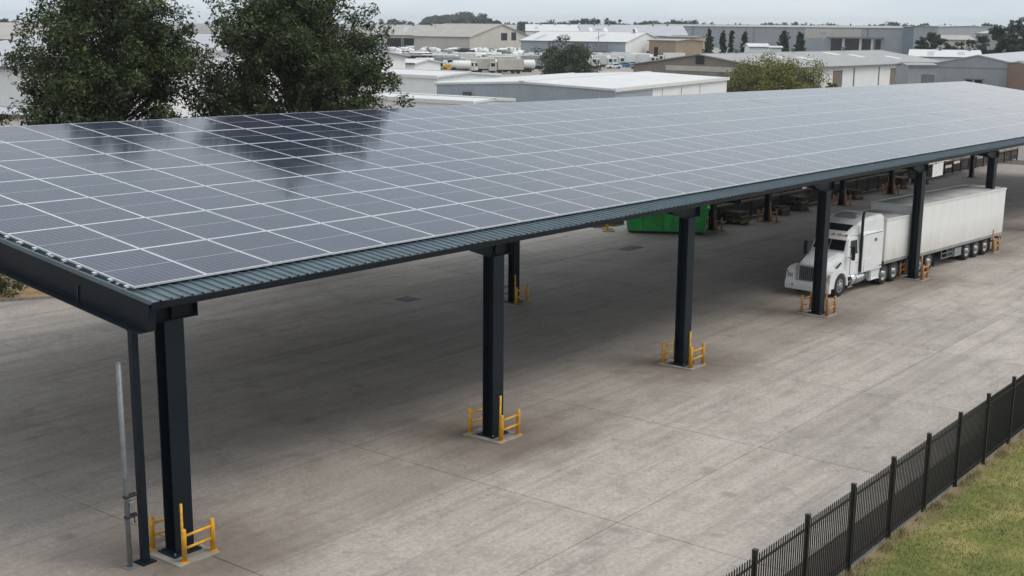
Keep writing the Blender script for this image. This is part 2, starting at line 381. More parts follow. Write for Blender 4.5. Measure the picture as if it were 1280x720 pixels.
# ------------------------------------------------------------------ solar canopy
S_,H_,GR=.12492,6.5898,.01488; PX,PV=2.1,2.6371; NR,NC=7,54
cs,sn=math.cos(S_),math.sin(S_)
def R(x,v,h): return (x, v*cs-h*sn, H_+v*sn+h*cs-GR*x)
can=tag(empty('solar_canopy'),'long dark steel carport roof covered in blue-grey solar panels','solar canopy')
uX=Vector((1,0,-GR)).normalized(); uY=Vector((0,cs,sn)); uN=uX.cross(uY).normalized(); uY=uN.cross(uX)
pb=MB(); g,fr=.006,.036; X1,V1=PX-g,PV-g
pb.box(g,X1,g,V1,-.045,-.006,0)
def ring(a0,a1,b0,b1,wd,z):
    for (x0,x1,y0,y1) in ((a0,a1,b0,b0+wd),(a0,a1,b1-wd,b1),(a0,a0+wd,b0+wd,b1-wd),(a1-wd,a1,b0+wd,b1-wd)): pb.box(x0,x1,y0,y1,z-.010,z,0)
ring(g,X1,g,V1,fr,0)
pb.add([(g+fr,g+fr,-.0035),(X1-fr,g+fr,-.0035),(X1-fr,V1-fr,-.0035),(g+fr,V1-fr,-.0035)],[(0,1,2,3)],1)
pb.box(g+fr,X1-fr,PV/2-.014,PV/2+.014,-.0034,-.0015,2)
pan_me=pb.mesh('solar_panel',[M['alu'],M['panel_glass'],M['seam']],fix=False)
rot=Matrix((uX,uY,uN)).transposed().to_4x4()
far=MB()
for c in range(NC):
    for r in range(NR):
        o=R(c*PX,r*PV,0)
        if c<42:
            p=link('solar_panel',pan_me,can)
            j=Matrix.Rotation(random.gauss(0,.0012),4,'X')@Matrix.Rotation(random.gauss(0,.0012),4,'Y')
            p.matrix_basis=Matrix.Translation(o)@rot@j
        else:
            A=lambda a,b,h:R(c*PX+a,r*PV+b,h)
            x0,x1,y0,y1=g,X1,g,V1
            far.add([A(x0,y0,0),A(x1,y0,0),A(x1,y1,0),A(x0,y1,0),A(x0,y0,-.045),A(x1,y0,-.045),A(x1,y1,-.045),A(x0,y1,-.045)],[(0,4,5,1),(1,5,6,2),(2,6,7,3),(3,7,4,0),(0,1,2,3)],0)
            far.add([A(x0+fr,y0+fr,.002),A(x1-fr,y0+fr,.002),A(x1-fr,y1-fr,.002),A(x0+fr,y1-fr,.002)],[(0,1,2,3)],1)
tag(far.build('solar_panel_field',[M['alu'],M['panel_glass']],can,fix=False),kind='stuff')
XE=NC*PX+.15; V0,VE=-.86,NR*PV+.35
# ribbed roof sheet under the panels
rs=MB(); hz=-.125; prof=[]; x=-.16
while x<XE:
    prof+=[(x,0),(x+.22,0),(x+.235,.04),(x+.275,.04),(x+.29,0)]; x+=.30
prof=[(min(a,XE),b) for a,b in prof]
vs=[R(a,v,hz+b) for a,b in prof for v in (V0,VE)]
rs.add(vs,[(2*i,2*i+2,2*i+3,2*i+1) for i in range(len(prof)-1)])
rs.build('roof_sheet',M['roofsheet'],can,fix=False)
us=MB(); us.add([R(-.16,V0+.02,hz-.02),R(XE,V0+.02,hz-.02),R(XE,VE,hz-.02),R(-.16,VE,hz-.02)],[(3,2,1,0)]); us.build('soffit',M['steel'],can,fix=False)
def rbox(name,x0,x1,v0,v1,h0,h1,mat='steel',parent=can):
    b=MB(); b.box(x0,x1,v0,v1,h0,h1,fn=R); return b.build(name,M[mat],parent)
gt=MB()                                                        # eave gutter: outer lip, base, inner wall
gt.box(-.16,XE,V0-.03,V0-.012,hz-.17,hz-.012,fn=R); gt.box(-.16,XE,V0-.012,V0+.14,hz-.17,hz-.15,fn=R)
gt.build('gutter',M['steel'],can)
rbox('back_gutter',-.16,XE,VE,VE+.02,hz-.22,hz+.03)
# panel rails and hold-down clamps
for r in range(NR):
    for q in (.55,2.05):
        rbox('panel_rail',-.07,NC*PX,r*PV+q,r*PV+q+.045,-.085,-.05,'alu')
for i in range(30):
    v=.15+i*.62
    b=MB(); b.box(-.11,-.01,v,v+.09,-.06,-.012,fn=R); b.box(-.11,-.095,v+.01,v+.08,-.12,-.03,fn=R); b.build('clamp',M['alu'],can)
rbox('edge_flashing',-.20,-.155,V0,VE,hz-.05,hz+.055,'roofsheet')
# gable beams (deep channel), rafters, purlins
def beam(x,v0,v1,h0,h1,fl=.22,tw=.02,name='rafter',cut=0):
    b=MB(); b.box(x-tw/2,x+tw/2,v0,v1,h0+.02,h1-.02,fn=R); b.box(x-fl/2,x+fl/2,v0,v1,h1-.02,h1,fn=R); b.box(x-fl/2,x+fl/2,v0+cut,v1,h0,h0+.02,fn=R)
    return b.build(name,M['steel'],can)
gbm=MB(); GX=-.14
gbm.box(GX-.012,GX+.012,V0+.12,VE,hz-.74,hz-.05,fn=R); gbm.box(GX-.26,GX+.2,V0+.16,VE,hz-.76,hz-.735,fn=R); gbm.box(GX-.05,GX+.2,V0+.08,VE,hz-.085,hz-.06,fn=R)
gbm.build('gable_beam',M['steel'],can)
rbox('gable_trim',GX-.035,GX-.013,V0+.06,VE,hz-.30,hz-.07)
for v in (1.9,6.0,10.2,14.5): rbox('stiffener',GX-.045,GX-.012,v,v+.05,hz-.735,hz-.30,'black')
rbox('end_plate',GX-.03,GX+.2,V0+.10,V0+.118,hz-.70,hz-.09)
beam(XE-.15,V0+.1,VE,hz-.7,hz-.05,name='gable_beam')
for k in range(15): v=.1+k*1.27; rbox('purlin',-.1,XE-.2,v,v+.07,hz-.24,hz-.03)
COLX=[.5925+12.058*k-(.33 if k==2 else 0) for k in range(10)]
def hsec(name,x,y,z0,z1,wx,wy,tf=.035,tw=.03):
    o=empty(name,(x,y,z0),0,can); h=z1-z0
    b=MB(); b.box(-wx/2,wx/2,-wy/2,-wy/2+tf,.05,h); b.build('flange',M['steel'],o)
    b=MB(); b.box(-wx/2,wx/2,wy/2-tf,wy/2,.05,h); b.build('flange',M['steel'],o)
    b=MB(); b.box(-tw/2,tw/2,-wy/2+tf,wy/2-tf,.05,h); b.build('web',M['steel'],o)
    b=MB(); b.box(-wx/2-.14,wx/2+.14,-wy/2-.12,wy/2+.12,0,.05,c=.006)
    b.build('base_plate',M['steel'],o)
    for sx in(-1,1):
        for sy in(-1,1):
            b=MB(); b.tube([(sx*(wx/2+.09),sy*(wy/2+.07),.045),(sx*(wx/2+.09),sy*(wy/2+.07),.11)],.022,6); b.build('bolt',M['galv'],o)
    return o
guards=[]
def pad(x,y,a,b):
    m=MB(); m.box(-a,a,-b,b,-.06,.045,c=.012,fn=lambda X,Y,Z:(X,Y,Z-GS*X)); return m.build('column_pad',M['pad_concrete'],yard,(x,y,-GS*x))
def coly(x): return -.42-.0055*x
for k,x in enumerate(COLX):
    y=coly(x); zr=R(x,y,hz-.22)[2]
    beam(x,V0+.22,VE-.1,hz-.62,hz-.24,.26)
    pad(x,y,.60,.76)
    hsec('column',x,y,-GS*x+.045,zr-.38,.52,.42)
    # longitudinal head beam (short corbel arms either side of the column)
    b=MB(); L0,L1=(1.15 if k else .5),.72
    b.prism([(-L0,0),(-L0,-.10),(-.3,-.40),(L1,-.40),(L1,0)],-.012,.012); b.box(-L0,L1,-.13,.13,-.02,.0); b.box(-.3,L1,-.13,.13,-.42,-.40); b.box(L1,L1+.02,-.14,.14,-.43,.0)
    h=b.build('head_beam',M['steel'],can,(x,y,zr))
FARC=[(29.25,11.46),(56.67,15.85),(63.2,15.05),(75.55,14.8),(85.7,14.8),(105.0,14.3)]
for k,(x,y) in enumerate(FARC):
    zr=R(x,y,hz-.62)[2]; pad(x,y,.65,.7); hsec('column',x,y,-GS*x+.045,zr,.42,.36)
    if k in(0,): beam(x,V0+.5,VE-.1,hz-.62,hz-.24,.26)
rbox('girder',27,XE-.2,14.6/cs,14.85/cs,hz-.64,hz-.25)
# thin prop under the gable beam
o=empty('prop_post',(-.30,-.27,.007),0,can); zt=R(-.14,-.27,hz-.76)[2]
b=MB(); b.box(-.085,.085,-.085,.085,.03,zt,c=.008); b.build('shaft',M['steel'],o)
b=MB(); b.box(-.19,.19,-.19,.19,0,.03); b.build('base_plate',M['steel'],o)
b=MB(); b.box(-.095,.16,-.10,.10,zt-.03,zt-.008); b.build('cap_plate',M['steel'],o)
# blank white panel hung under the eave far along
o=R(54.6,-.5,hz-.22)
b=MB(); b.box(0,1.6,-.03,.0,-.72,-.04); b.box(.1,.14,-.025,-.005,-.05,.06); b.box(1.46,1.5,-.025,-.005,-.05,.06)
sgn=b.build('hanging_board',M['plate_white'],None,(49.9,-.93,R(49.9,-.93,hz-.22)[2])); tag(sgn,'blank white board hanging from the canopy eave above the truck','board')
# grey pole with a clamp box
gp=tag(empty('conduit_pole',(-.70,-.24,gz(-.7))),'slim grey pole with clamp box beside the first column','pole')
b=MB(); b.tube([(0,0,.02),(0,0,4.95)],.06,12); b.build('shaft',M['galv'],gp)
b=MB(); b.box(-.15,.15,-.15,.15,0,.02); b.build('base_plate',M['galv'],gp)
b=MB(); b.tube([(0,0,4.95),(0,0,4.98)],[.063,.03],12); b.build('cap',M['galv'],gp)
b=MB(); b.box(.02,.16,-.10,.06,1.35,1.62,c=.012); b.build('junction_box',M['galv'],gp)
for z in(1.22,1.72):
    b=MB(); b.box(-.075,.27,-.075,.05,z,z+.06,c=.008); b.build('bracket',M['black'],gp)
b=MB(); b.tube([(.10,-.04,1.40),(.14,-.07,1.30),(.16,-.05,1.1),(.2,-.02,1.05)],.014,6); b.build('cable',M['black'],gp)

for (x,y,w_) in((46.6,15.9,.9),(26.4,15.7,.5)):
    dc=tag(empty('dark_plate',(x,y,gz(x)+.004)),'dark flat slatted plate on the roofed concrete','drain cover','dark plates')  # flat dark framed plate with slats laid on the concrete
    b=MB(); b.box(-w_,w_,-.45,.45,0,.012,c=.004); b.build('frame',M['black'],dc)
    for q in range(9): b=MB(); b.box(-w_+.08+q*(2*w_-.16)/9,-w_+.08+(q+.6)*(2*w_-.16)/9,-.38,.38,.012,.02); b.build('bar',M['steel'],dc)
# ------------------------------------------------------------------ column guards
def make_guard(mat,tall=True):
    o=empty('column_guard')
    for sx in(-1,1):
        b=MB(); b.tube([(sx*.43,0,.012),(sx*.43,0,.80),(sx*.43,0,.825)],[.06,.06,.035],12); p=b.build('post',mat,o)
        b=MB(); b.tube([(0,0,0),(0,0,.014)],.105,12); f=b.build('foot_plate',mat,p,(sx*.43,0,0))
    for z in(.33,.64):
        b=MB(); b.tube([(-.40,0,z),(.40,0,z)],.035,10); b.build('rail',mat,o)
    if tall:
        b=MB(); b.tube([(-.39,.10,.0),(-.39,.10,1.42)],.032,10); b.build('marker_post',mat,o)
    return o
gy=make_guard(M['yellow']); go=make_guard(M['orange'])
used={'y':False,'o':False}
def put_guard(x,y,rz,kind,label,sc_=1,group='pipe guards at the feet of the canopy columns'):
    src=gy if kind=='y' else go
    g_=src if not used[kind] else dup(src); used[kind]=True
    g_.location=(x,y,-GS*x+.045); g_.rotation_euler=(random.gauss(0,.006),random.gauss(0,.006),rz+random.gauss(0,.035)); tag(g_,label,'guard',group)
ORD=['corner','second','third','fourth','fifth','sixth']
for k,x in enumerate(COLX[:6]):
    y=coly(x); kd='y' if k<3 else 'o'; cn='yellow' if k<3 else 'orange'
    who='corner column by the grey pole' if k==0 else ORD[k]+' front column from the grey pole'
    put_guard(x+.08,y-.62,0,kd,cn+' pipe guard, yard side of the '+who); put_guard(x+.08,y+.62,math.pi,kd,cn+' pipe guard, inner side of the '+who)
WHO=['lone inner column behind the second front column','back column beside the green skip bin','back column second from the skip bin','back column third from the skip bin','back column fourth from the skip bin']
for k,(x,y) in enumerate(FARC[:5]):
    kd='y' if k==0 else 'o'; cn='yellow' if k==0 else 'faded orange'
    put_guard(x,y-.5,0,kd,cn+' pipe guard, yard side of the '+WHO[k]); put_guard(x,y+.5,math.pi,kd,cn+' pipe guard, verge side of the '+WHO[k])

# ------------------------------------------------------------------ boundary fence
fe=tag(empty('steel_fence',(0,FY,0)),'black tubular steel picket fence between concrete yard and lawn','fence')
P0,PS=7.55,2.53; idx=range(-3,9)
b=MB(); b.box(-.05,.05,-.05,.05,-.2,2.17,c=.006); b.box(-.058,.058,-.058,.058,2.17,2.19,c=.004); post_me=b.mesh('post',M['black_metal'])
b=MB(); b.box(-.012,.012,-.012,.012,.09,2.02); b.add([(-.0125,-.0125,2.02),(.0125,-.0125,2.02),(.0125,.0125,2.02),(-.0125,.0125,2.02),(0,0,2.07)],[(0,1,4),(1,2,4),(2,3,4),(3,0,4)]); pick_me=b.mesh('picket',M['black_metal'])
b=MB(); b.box(.05,PS-.05,-.02,.02,-.02,.02,fn=lambda X,Y,Z:(X,Y,Z-GS*X)); rail_me=b.mesh('rail',M['black_metal'])
for i in idx:
    x=P0+i*PS; link('post',post_me,fe,(x,0,-GS*x))
    if i==idx[-1]: break
    for z in(.20,1.86): link('rail',rail_me,fe,(x,0,-GS*x+z))
    for k in range(22):
        xx=x+.05+(k+.5)*(PS-.1)/22; pk=link('picket',pick_me,fe,(xx,0,-GS*xx))

# ------------------------------------------------------------------ grass blades on the lawn
def quads(name,V,mat,parent=None,kind=None):
    n=len(V)//4; me=bpy.data.meshes.new(name); me.vertices.add(n*4); me.vertices.foreach_set('co',V.astype(np.float32).ravel())
    me.loops.add(n*4); me.loops.foreach_set('vertex_index',np.arange(n*4,dtype=np.int32)); me.polygons.add(n)
    me.polygons.foreach_set('loop_start',np.arange(n,dtype=np.int32)*4); me.materials.append(mat); me.update(calc_edges=True)
    o=link(name,me,parent)
    if kind: o['kind']=kind
    return o
n=90000
gx=RNG.uniform(4,34,n); gy_=-13.55-RNG.uniform(0,1,n)**1.0*9.5
keep=RNG.random(n)<np.clip((-13.42-gy_)/.5,.2,1); gx,gy_=gx[keep],gy_[keep]; n=len(gx)
a=RNG.uniform(0,6.28,n); hgt=RNG.uniform(.025,.075,n); wd=RNG.uniform(.006,.013,n); ln=RNG.uniform(-.05,.05,(n,2))
base=np.stack([gx,gy_,-GS*gx-.03],1); ca=np.stack([np.cos(a),np.sin(a),0*a],1)
tip=base+np.concatenate([ln,hgt[:,None]],1)
V=np.stack([base-ca*wd[:,None],base+ca*wd[:,None],tip+ca*wd[:,None]*.25,tip-ca*wd[:,None]*.25],1).reshape(-1,3)
quads('lawn_grass',V,M['blade'],None,'stuff'); bpy.data.objects['lawn_grass']['label']='short patchy green and yellow grass beside the fence'

n=7000
gx=RNG.uniform(3,34,n); cl=np.sin(gx*2.1)+np.sin(gx*5.3+1)+RNG.normal(0,.8,n); gx=gx[cl>.3]; n=len(gx); gy_=-13.43-np.abs(RNG.normal(0,.16,n))
a=RNG.uniform(0,6.28,n); hgt=RNG.uniform(.05,.2,n); wd=RNG.uniform(.006,.014,n); base=np.stack([gx,gy_,-GS*gx-.03],1); ca=np.stack([np.cos(a),np.sin(a),0*a],1)
tip=base+np.concatenate([RNG.uniform(-.09,.09,(n,2)),hgt[:,None]],1)
quads('fence_weeds',np.stack([base-ca*wd[:,None],base+ca*wd[:,None],tip+ca*wd[:,None]*.2,tip-ca*wd[:,None]*.2],1).reshape(-1,3),M['weed'],None,'stuff')['label']='dry straggly weeds along the foot of the fence'
# ------------------------------------------------------------------ trees
def leaf_cloud(cent,rad,per,size,flat=.8):
    C=np.repeat(np.asarray(cent,float),per,0); Rr=np.repeat(np.asarray(rad,float),per,0)
    n=len(C); d=RNG.normal(size=(n,3)); d/=np.linalg.norm(d,axis=1)[:,None]; rr=RNG.random(n)**.45
    P=C+d*(rr*Rr)[:,None]*np.array([1,1,flat])
    nrm=d*.6+RNG.normal(size=(n,3))*.6+np.array([0,0,.5]); nrm/=np.linalg.norm(nrm,axis=1)[:,None]
    t=np.cross(nrm,RNG.normal(size=(n,3))); t/=np.linalg.norm(t,axis=1)[:,None]; bi=np.cross(nrm,t)
    L=size*RNG.uniform(.6,1.35,n)[:,None]; W=L*.36
    return np.stack([P-t*L,P-bi*W,P+t*L,P+bi*W],1).reshape(-1,3)
def tree(name,label,x,y,h,rx,rz0,group=None,nl=16,per=70,size=.16,mat='leaf_dark',clump=.75,cat='tree',shape='round',trunk=.28,sub=5,seed=None):
    """crown between rz0*h and h, radius rx; limbs carry leaf clumps"""
    z=gz(x)-.16; o=tag(empty(name,(x,y,z)),label,cat,group)
    tb=MB(); tw=[(0,0,0)]
    for i in range(1,6): tw.append((random.uniform(-.12,.12)*i*.4,random.uniform(-.12,.12)*i*.4,h*.8*i/5))
    tb.tube(tw,[trunk*(1-.16*i) for i in range(6)],8); tb.build('trunk',M['bark'],o)
    cen=[];rad=[]; lb_=MB(); z0=rz0*h; zc=(z0+h)/2; hz_=(h-z0)/2
    for i in range(nl):
        for tr_ in range(20):
            u=random.uniform(-1,1); th=random.uniform(0,6.28)+i*2.4
            if shape=='cone': f=(1-(u+1)/2)*.95+.05
            elif shape=='wide': f=max(.1,1-max(u,0)**2.2)**.5*(.98+.16*math.sin(2*th+2.5*u+trunk*40)+.14*math.sin(5*th-4*u+1))
            else: f=max(.12,(1-abs(u)**2.4))**.5
            rr=f*random.uniform(.45,1)**.6
            break
        e=Vector((math.cos(th)*rx*rr,math.sin(th)*rx*rr,zc+u*hz_*.93))
        t0=min(.78*h,max(z0*.6,e.z-rx*random.uniform(.25,.9))); kf=min(4.98,t0/(h*.16)); k=int(kf); s=Vector(tw[k]).lerp(Vector(tw[k+1]),kf-k)
        mid=s.lerp(e,.5)+Vector((random.uniform(-.2,.2),random.uniform(-.2,.2),random.uniform(-.1,.35)))
        lb_.tube([s,mid,e],[trunk*.32,trunk*.2,.02],5,cap=False)
        for j in range(sub):
            q=e+Vector((random.gauss(0,1),random.gauss(0,1),random.gauss(0,.7)))*clump*(.95 if shape!='cone' else .35)
            if j<2: q=mid.lerp(e,random.uniform(.3,.9))+Vector((random.gauss(0,1),random.gauss(0,1),random.gauss(0,.6)))*clump*.6
            lb_.tube([mid.lerp(e,.7),q],[trunk*.09,.012],4,cap=False)
            cen.append(q); rad.append(clump*random.uniform(.55,1.1)*((1.15-.8*(u+1)/2) if shape=='cone' else 1))
    lb_.build('limbs',M['bark'],o,fix=False)
    quads('crown',leaf_cloud(cen,rad,per,size),M[mat],o)
    return o
def bg(px,d): v=at(px,d); return v.x,v.y
random.seed(21)
T1=bg(150,66); T2=bg(373,68)
tree('tree','tall dense dark green tree behind the canopy beside the pale ribbed warehouse',*T1,15.0,4.6,.24,'tall trees behind the canopy',nl=150,per=105,size=.125,clump=.84,sub=6,trunk=.30,shape='wide')
tree('tree','tall dense dark green tree behind the canopy beside the low white buildings',*T2,14.7,4.95,.24,'tall trees behind the canopy',nl=172,per=105,size=.125,clump=.84,sub=6,trunk=.32,shape='wide')
random.seed(5)
def shrub(name,label,x,y,h,rx,mat,per=60,size=.12,nl=16,group=None,clump=None):
    return tree(name,label,x,y,h,rx,.08,group,nl=nl,per=per,size=size,mat=mat,clump=clump or rx*.32,cat='bush',trunk=.09,sub=4)
shrub('bush','dark rounded bush on the dry verge under the canopy gable',13.5,30.9,2.7,1.7,'leaf_dark',90,.09,18)

# ------------------------------------------------------------------ truck
TP=empty('truck_frame'); TX,TY,TA=40.2,1.52,-.074
def wheel(parent,x,y,dual=False,side=-1,r=.55):
    o=empty('wheel',(x,y,r),0,parent); wd=.30 if not dual else .29
    def tyre(yy):
        b=MB(); prof=[(-wd/2,r*.62),(-wd/2,r*.93),(-wd/2+.03,r*.99),(0,r),(wd/2-.03,r*.99),(wd/2,r*.93),(wd/2,r*.62)]; n=28
        vs=[(math.cos(2*math.pi*k/n)*q,p+yy,math.sin(2*math.pi*k/n)*q) for p,q in prof for k in range(n)]
        b.add(vs,[(i*n+k,i*n+(k+1)%n,(i+1)*n+(k+1)%n,(i+1)*n+k) for i in range(6) for k in range(n)],0,True); b.build('tyre',M['rubber'],o)
    tyre(0)
    if dual: tyre(-side*.33)
    b=MB(); n=20; dish=.02 if not dual else -.13
    rings=[(r*.63,wd/2-.01),(r*.58,wd/2-.005),(r*.54,wd/2+dish*.8-.03),(r*.30,wd/2+dish),(r*.28,wd/2+.05),(r*.12,wd/2+.07),(0.001,wd/2+.07)]
    vs=[(math.cos(2*math.pi*k/n)*q,side*p,math.sin(2*math.pi*k/n)*q) for q,p in rings for k in range(n)]
    b.add(vs,[(i*n+k,i*n+(k+1)%n,(i+1)*n+(k+1)%n,(i+1)*n+k) for i in range(len(rings)-1) for k in range(n)],0,True)
    b.build('rim',M['rim'],o)
    b=MB(); 
    for k in range(8):
        t=2*math.pi*k/8; b.tube([(math.cos(t)*r*.42,side*(wd/2+dish-.02),math.sin(t)*r*.42),(math.cos(t)*r*.42,side*(wd/2+dish+.012),math.sin(t)*r*.42)],.035,6)
    b.build('hand_hole',M['black'],o)
def tplace(o,x):
    o.location=(TX+x*math.cos(TA),TY+x*math.sin(TA),gz(TX+x)); o.rotation_euler=(0,math.atan(GS),TA)
bpy.data.objects.remove(TP)
W_=M['truck_white']
tr=tag(empty('truck_tractor'),'white bonneted sleeper truck tractor parked under the canopy edge','truck'); tplace(tr,0)
def part(name,mat,fn,parent=tr):
    b=MB(); fn(b); return b.build(name,M[mat] if isinstance(mat,str) else mat,parent)
part('chassis','black',lambda b:(b.box(.5,9.0,-.45,-.33,.62,.92),b.box(.5,9.0,.33,.45,.62,.92),b.box(1.2,1.5,-1.0,1.0,.45,.6),b.box(6.9,7.2,-.9,.9,.42,.62),b.box(8.2,8.5,-.9,.9,.42,.62),b.box(6.9,8.6,-.5,.5,.92,1.08)))
def hood(b):
    secs=[]
    for x,wt,wb,zt,zb in((.12,.50,.60,1.42,.80),(.18,.56,.66,1.60,.78),(.35,.62,.72,1.70,.78),(1.0,.72,.82,1.84,.8),(1.7,.84,.94,1.99,.8),(2.3,.94,1.02,2.10,.8)):
        secs.append([(x,-wb,zb),(x,-wt-.06,zt-.28),(x,-wt,zt-.10),(x,-wt*.72,zt),(x,wt*.72,zt),(x,wt,zt-.10),(x,wt+.06,zt-.28),(x,wb,zb)])
    b.loft(secs,0,False)
ho=part('hood',W_,hood)
for s in(-1,1):
    part('air_intake','black',lambda b:b.prism([(1.25,1.42),(1.85,1.66),(1.9,1.60),(1.35,1.36)],s*.93,s*.985),ho)
gr_=part('grille','black',lambda b:(b.box(.07,.13,-.45,.45,.82,1.48,c=.02)))
part('grille_surround','chrome',lambda b:(b.box(.04,.12,-.50,-.45,.80,1.52),b.box(.04,.12,.45,.50,.80,1.52),b.box(.04,.12,-.45,.45,1.47,1.53),b.box(.04,.12,-.45,.45,.78,.83)),gr_)
for i in range(9): part('grille_bar','rim',lambda b:b.box(.05,.068,-.415+.1*i,-.395+.1*i,.84,1.46),gr_)
bp=part('bumper',W_,lambda b:(b.prism([(-.02,.30),(-.06,.52),(-.02,.76),(.22,.76),(.22,.30)],-1.22,1.22),))
part('number_plate','plate_white',lambda b:b.box(-.085,-.06,-.25,.25,.44,.58),bp)
for s in(-1,1):
    part('fog_light','lamp',lambda b:b.tube([(-.075,s*.8,.52),(-.02,s*.8,.52)],.075,12),bp)
    def fender(b):
        arc=[(1.385+.78*math.cos(t),.55+.66*math.sin(t)) for t in [math.pi*k/10 for k in range(11)]]
        poly=[(.05,.74),(.05,1.05),(.14,1.24),(.42,1.36),(1.1,1.42),(1.75,1.36),(2.15,1.12),(2.32,.70),(2.32,.50),(2.17,.50)]+arc[1:-1]+[(.605,.55),(.605,.50),(.12,.50)]
        b.prism(poly,s*.72,s*1.21)
    fd=part('fender',W_,fender)
    part('headlight','lamp',lambda b:(b.box(.03,.10,s*.98-.16,s*.98+.16,.88,1.08,c=.02)),fd)
    part('indicator','amber_lens',lambda b:b.box(.035,.10,s*1.14-.03,s*1.14+.03,1.10,1.17),fd)
    wheel(tr,1.38,s*1.04,False,s,.56)
    for x in(7.05,8.35): wheel(tr,x,s*1.06,True,s,.56)
    for x in(7.05,8.35):
        pass
def cab(b):
    secs=[]
    for x,w0,z0,z1,w1 in((2.28,1.03,.85,2.02,.98),(2.36,1.05,.85,2.10,.98),(2.82,1.07,.85,2.80,.92),(3.0,1.07,.85,2.88,.92),(3.95,1.07,.85,2.92,.94)):
        secs.append([(x,-w0,z0),(x,-w0,1.9 if z1>1.95 else z1-.1),(x,-w1,z1-.10),(x,-w1+.14,z1),(x,w1-.14,z1),(x,w1,z1-.10),(x,w0,1.9 if z1>1.95 else z1-.1),(x,w0,z0)])
    b.loft(secs)
cb=part('cab',W_,cab)
def lerp(a,c,t): return a+(c-a)*t
# windscreen in two panes on the raked front
for s in(-1,1):
    def pane(b):
        q=[]
        for (x,z,yy) in((2.405,2.168,.86),(2.765,2.716,.80)):
            q.append([(x-.022,s*.02,z+.014),(x-.022,s*yy,z+.014),(x+.03,s*yy,z-.02),(x+.03,s*.02,z-.02)])
        b.loft(q)
    part('windscreen','glass',pane,cb)
part('sun_visor',W_,lambda b:b.prism([(2.78,2.80),(2.60,2.72),(2.62,2.68),(2.80,2.75)],-.86,.86),cb)
for i in range(5): part('marker_light','amber_lens',lambda b:b.box(2.92,3.0,-.7+i*.35-.06,-.7+i*.35+.06,2.86,2.95),cb)
for s in(-1,1):
    part('door_gap','black',lambda b:b.box(2.765,3.735,s*1.06,s*1.074,.965,1.995),cb)
    dr=part('door',W_,lambda b:b.box(2.78,3.72,s*1.065,s*1.09,.98,1.98,c=.012),cb)
    part('handle','chrome',lambda b:b.box(3.48,3.64,s*1.09,s*1.115,1.5,1.54),dr)
    part('side_window','glass',lambda b:b.loft([[(x0,s*1.055,2.0),(x0+.0,s*1.085,2.0),(x1,s*1.005,2.66),(x1,s*.98,2.66)] for x0,x1 in((2.80,2.98),(3.66,3.66))]),dr)
    mr=part('mirror','black',lambda b:(b.box(2.42,2.56,s*1.34-.09,s*1.34+.09,1.75,2.45,c=.03),b.tube([(2.6,s*1.03,2.4),(2.5,s*1.3,2.36)],.018,6),b.tube([(2.6,s*1.05,1.85),(2.5,s*1.3,1.85)],.018,6)),cb)
    part('step','chrome',lambda b:(b.box(2.4,3.0,s*.80,s*1.18,.34,.40),b.box(2.4,3.0,s*.80,s*1.15,.62,.66)))
    part('fuel_tank','chrome',lambda b:(b.tube([(3.05,s*.86,.66),(3.1,s*.86,.66),(5.2,s*.86,.66),(5.25,s*.86,.66)],[.28,.31,.31,.28],18)))
    for x in(3.5,4.7): part('tank_strap','black',lambda b:b.tube([(x,s*.86,.66),(x+.06,s*.86,.66)],.318,18))
    part('side_skirt',W_,lambda b:b.box(5.35,6.5,s*.75,s*1.18,.42,.92,c=.03))
    part('exhaust_stack','black',lambda b:(b.tube([(3.98,s*1.12,1.0),(3.98,s*1.12,3.75),(4.03,s*1.12,3.95),(4.12,s*1.12,4.02)],.075,10)))
    part('mudguard','black',lambda b:b.box(6.35,8.95,s*.78,s*1.24,1.08,1.12))
def sleeper(b):
    secs=[]
    for x,z1 in((4.02,2.95),(4.10,3.0),(6.62,3.05),(6.70,3.0)):
        secs.append([(x,-1.22,.95),(x,-1.22,z1-.10),(x,-1.12,z1),(x,1.12,z1),(x,1.22,z1-.10),(x,1.22,.95)])
    b.loft(secs)
sl2=part('sleeper',W_,sleeper)
for s in(-1,1):
    part('locker_door',W_,lambda b:b.box(4.25,5.3,s*1.218,s*1.235,1.02,1.62,c=.01),sl2)
    part('vent_grille','frame_grey',lambda b:b.box(5.5,5.8,s*1.218,s*1.232,2.45,2.6,c=.01),sl2)
    part('trim_strip','frame_grey',lambda b:b.box(4.1,6.6,s*1.218,s*1.228,2.86,2.89),sl2)
def fairing(b):
    secs=[]
    for x,z1,wd in((2.95,2.93,.72),(3.3,3.12,.82),(3.8,3.36,.92),(4.4,3.58,1.02),(5.2,3.72,1.12),(6.1,3.76,1.16),(6.68,3.76,1.16)):
        zb=2.88 if x<4 else 2.98
        secs.append([(x,-wd-.04,zb),(x,-wd,z1-.12),(x,-wd+.16,z1),(x,wd-.16,z1),(x,wd,z1-.12),(x,wd+.04,zb)])
    b.loft(secs,0)
fa=part('roof_fairing',W_,fairing)
part('fairing_window','black',lambda b:b.loft([[(3.22,-.62,3.115),(3.22,.62,3.115),(3.22,.62,3.05),(3.22,-.62,3.05)],[(3.72,-.70,3.37),(3.72,.70,3.37),(3.72,.70,3.28),(3.72,-.70,3.28)]]),fa)
part('roof_unit','grey_paint',lambda b:b.box(4.5,5.3,-.5,.5,3.6,3.82,c=.04),fa)
part('aerial','black',lambda b:b.tube([(3.6,.95,2.9),(3.6,.95,4.1)],.02,6),cb)
for ch in tr.children:
    if ch.name.startswith('wheel'): ch.location.x={1.38:1.15,7.05:5.9,8.35:7.14}.get(round(ch.location.x,2),ch.location.x)
    else: ch.scale.x=.83
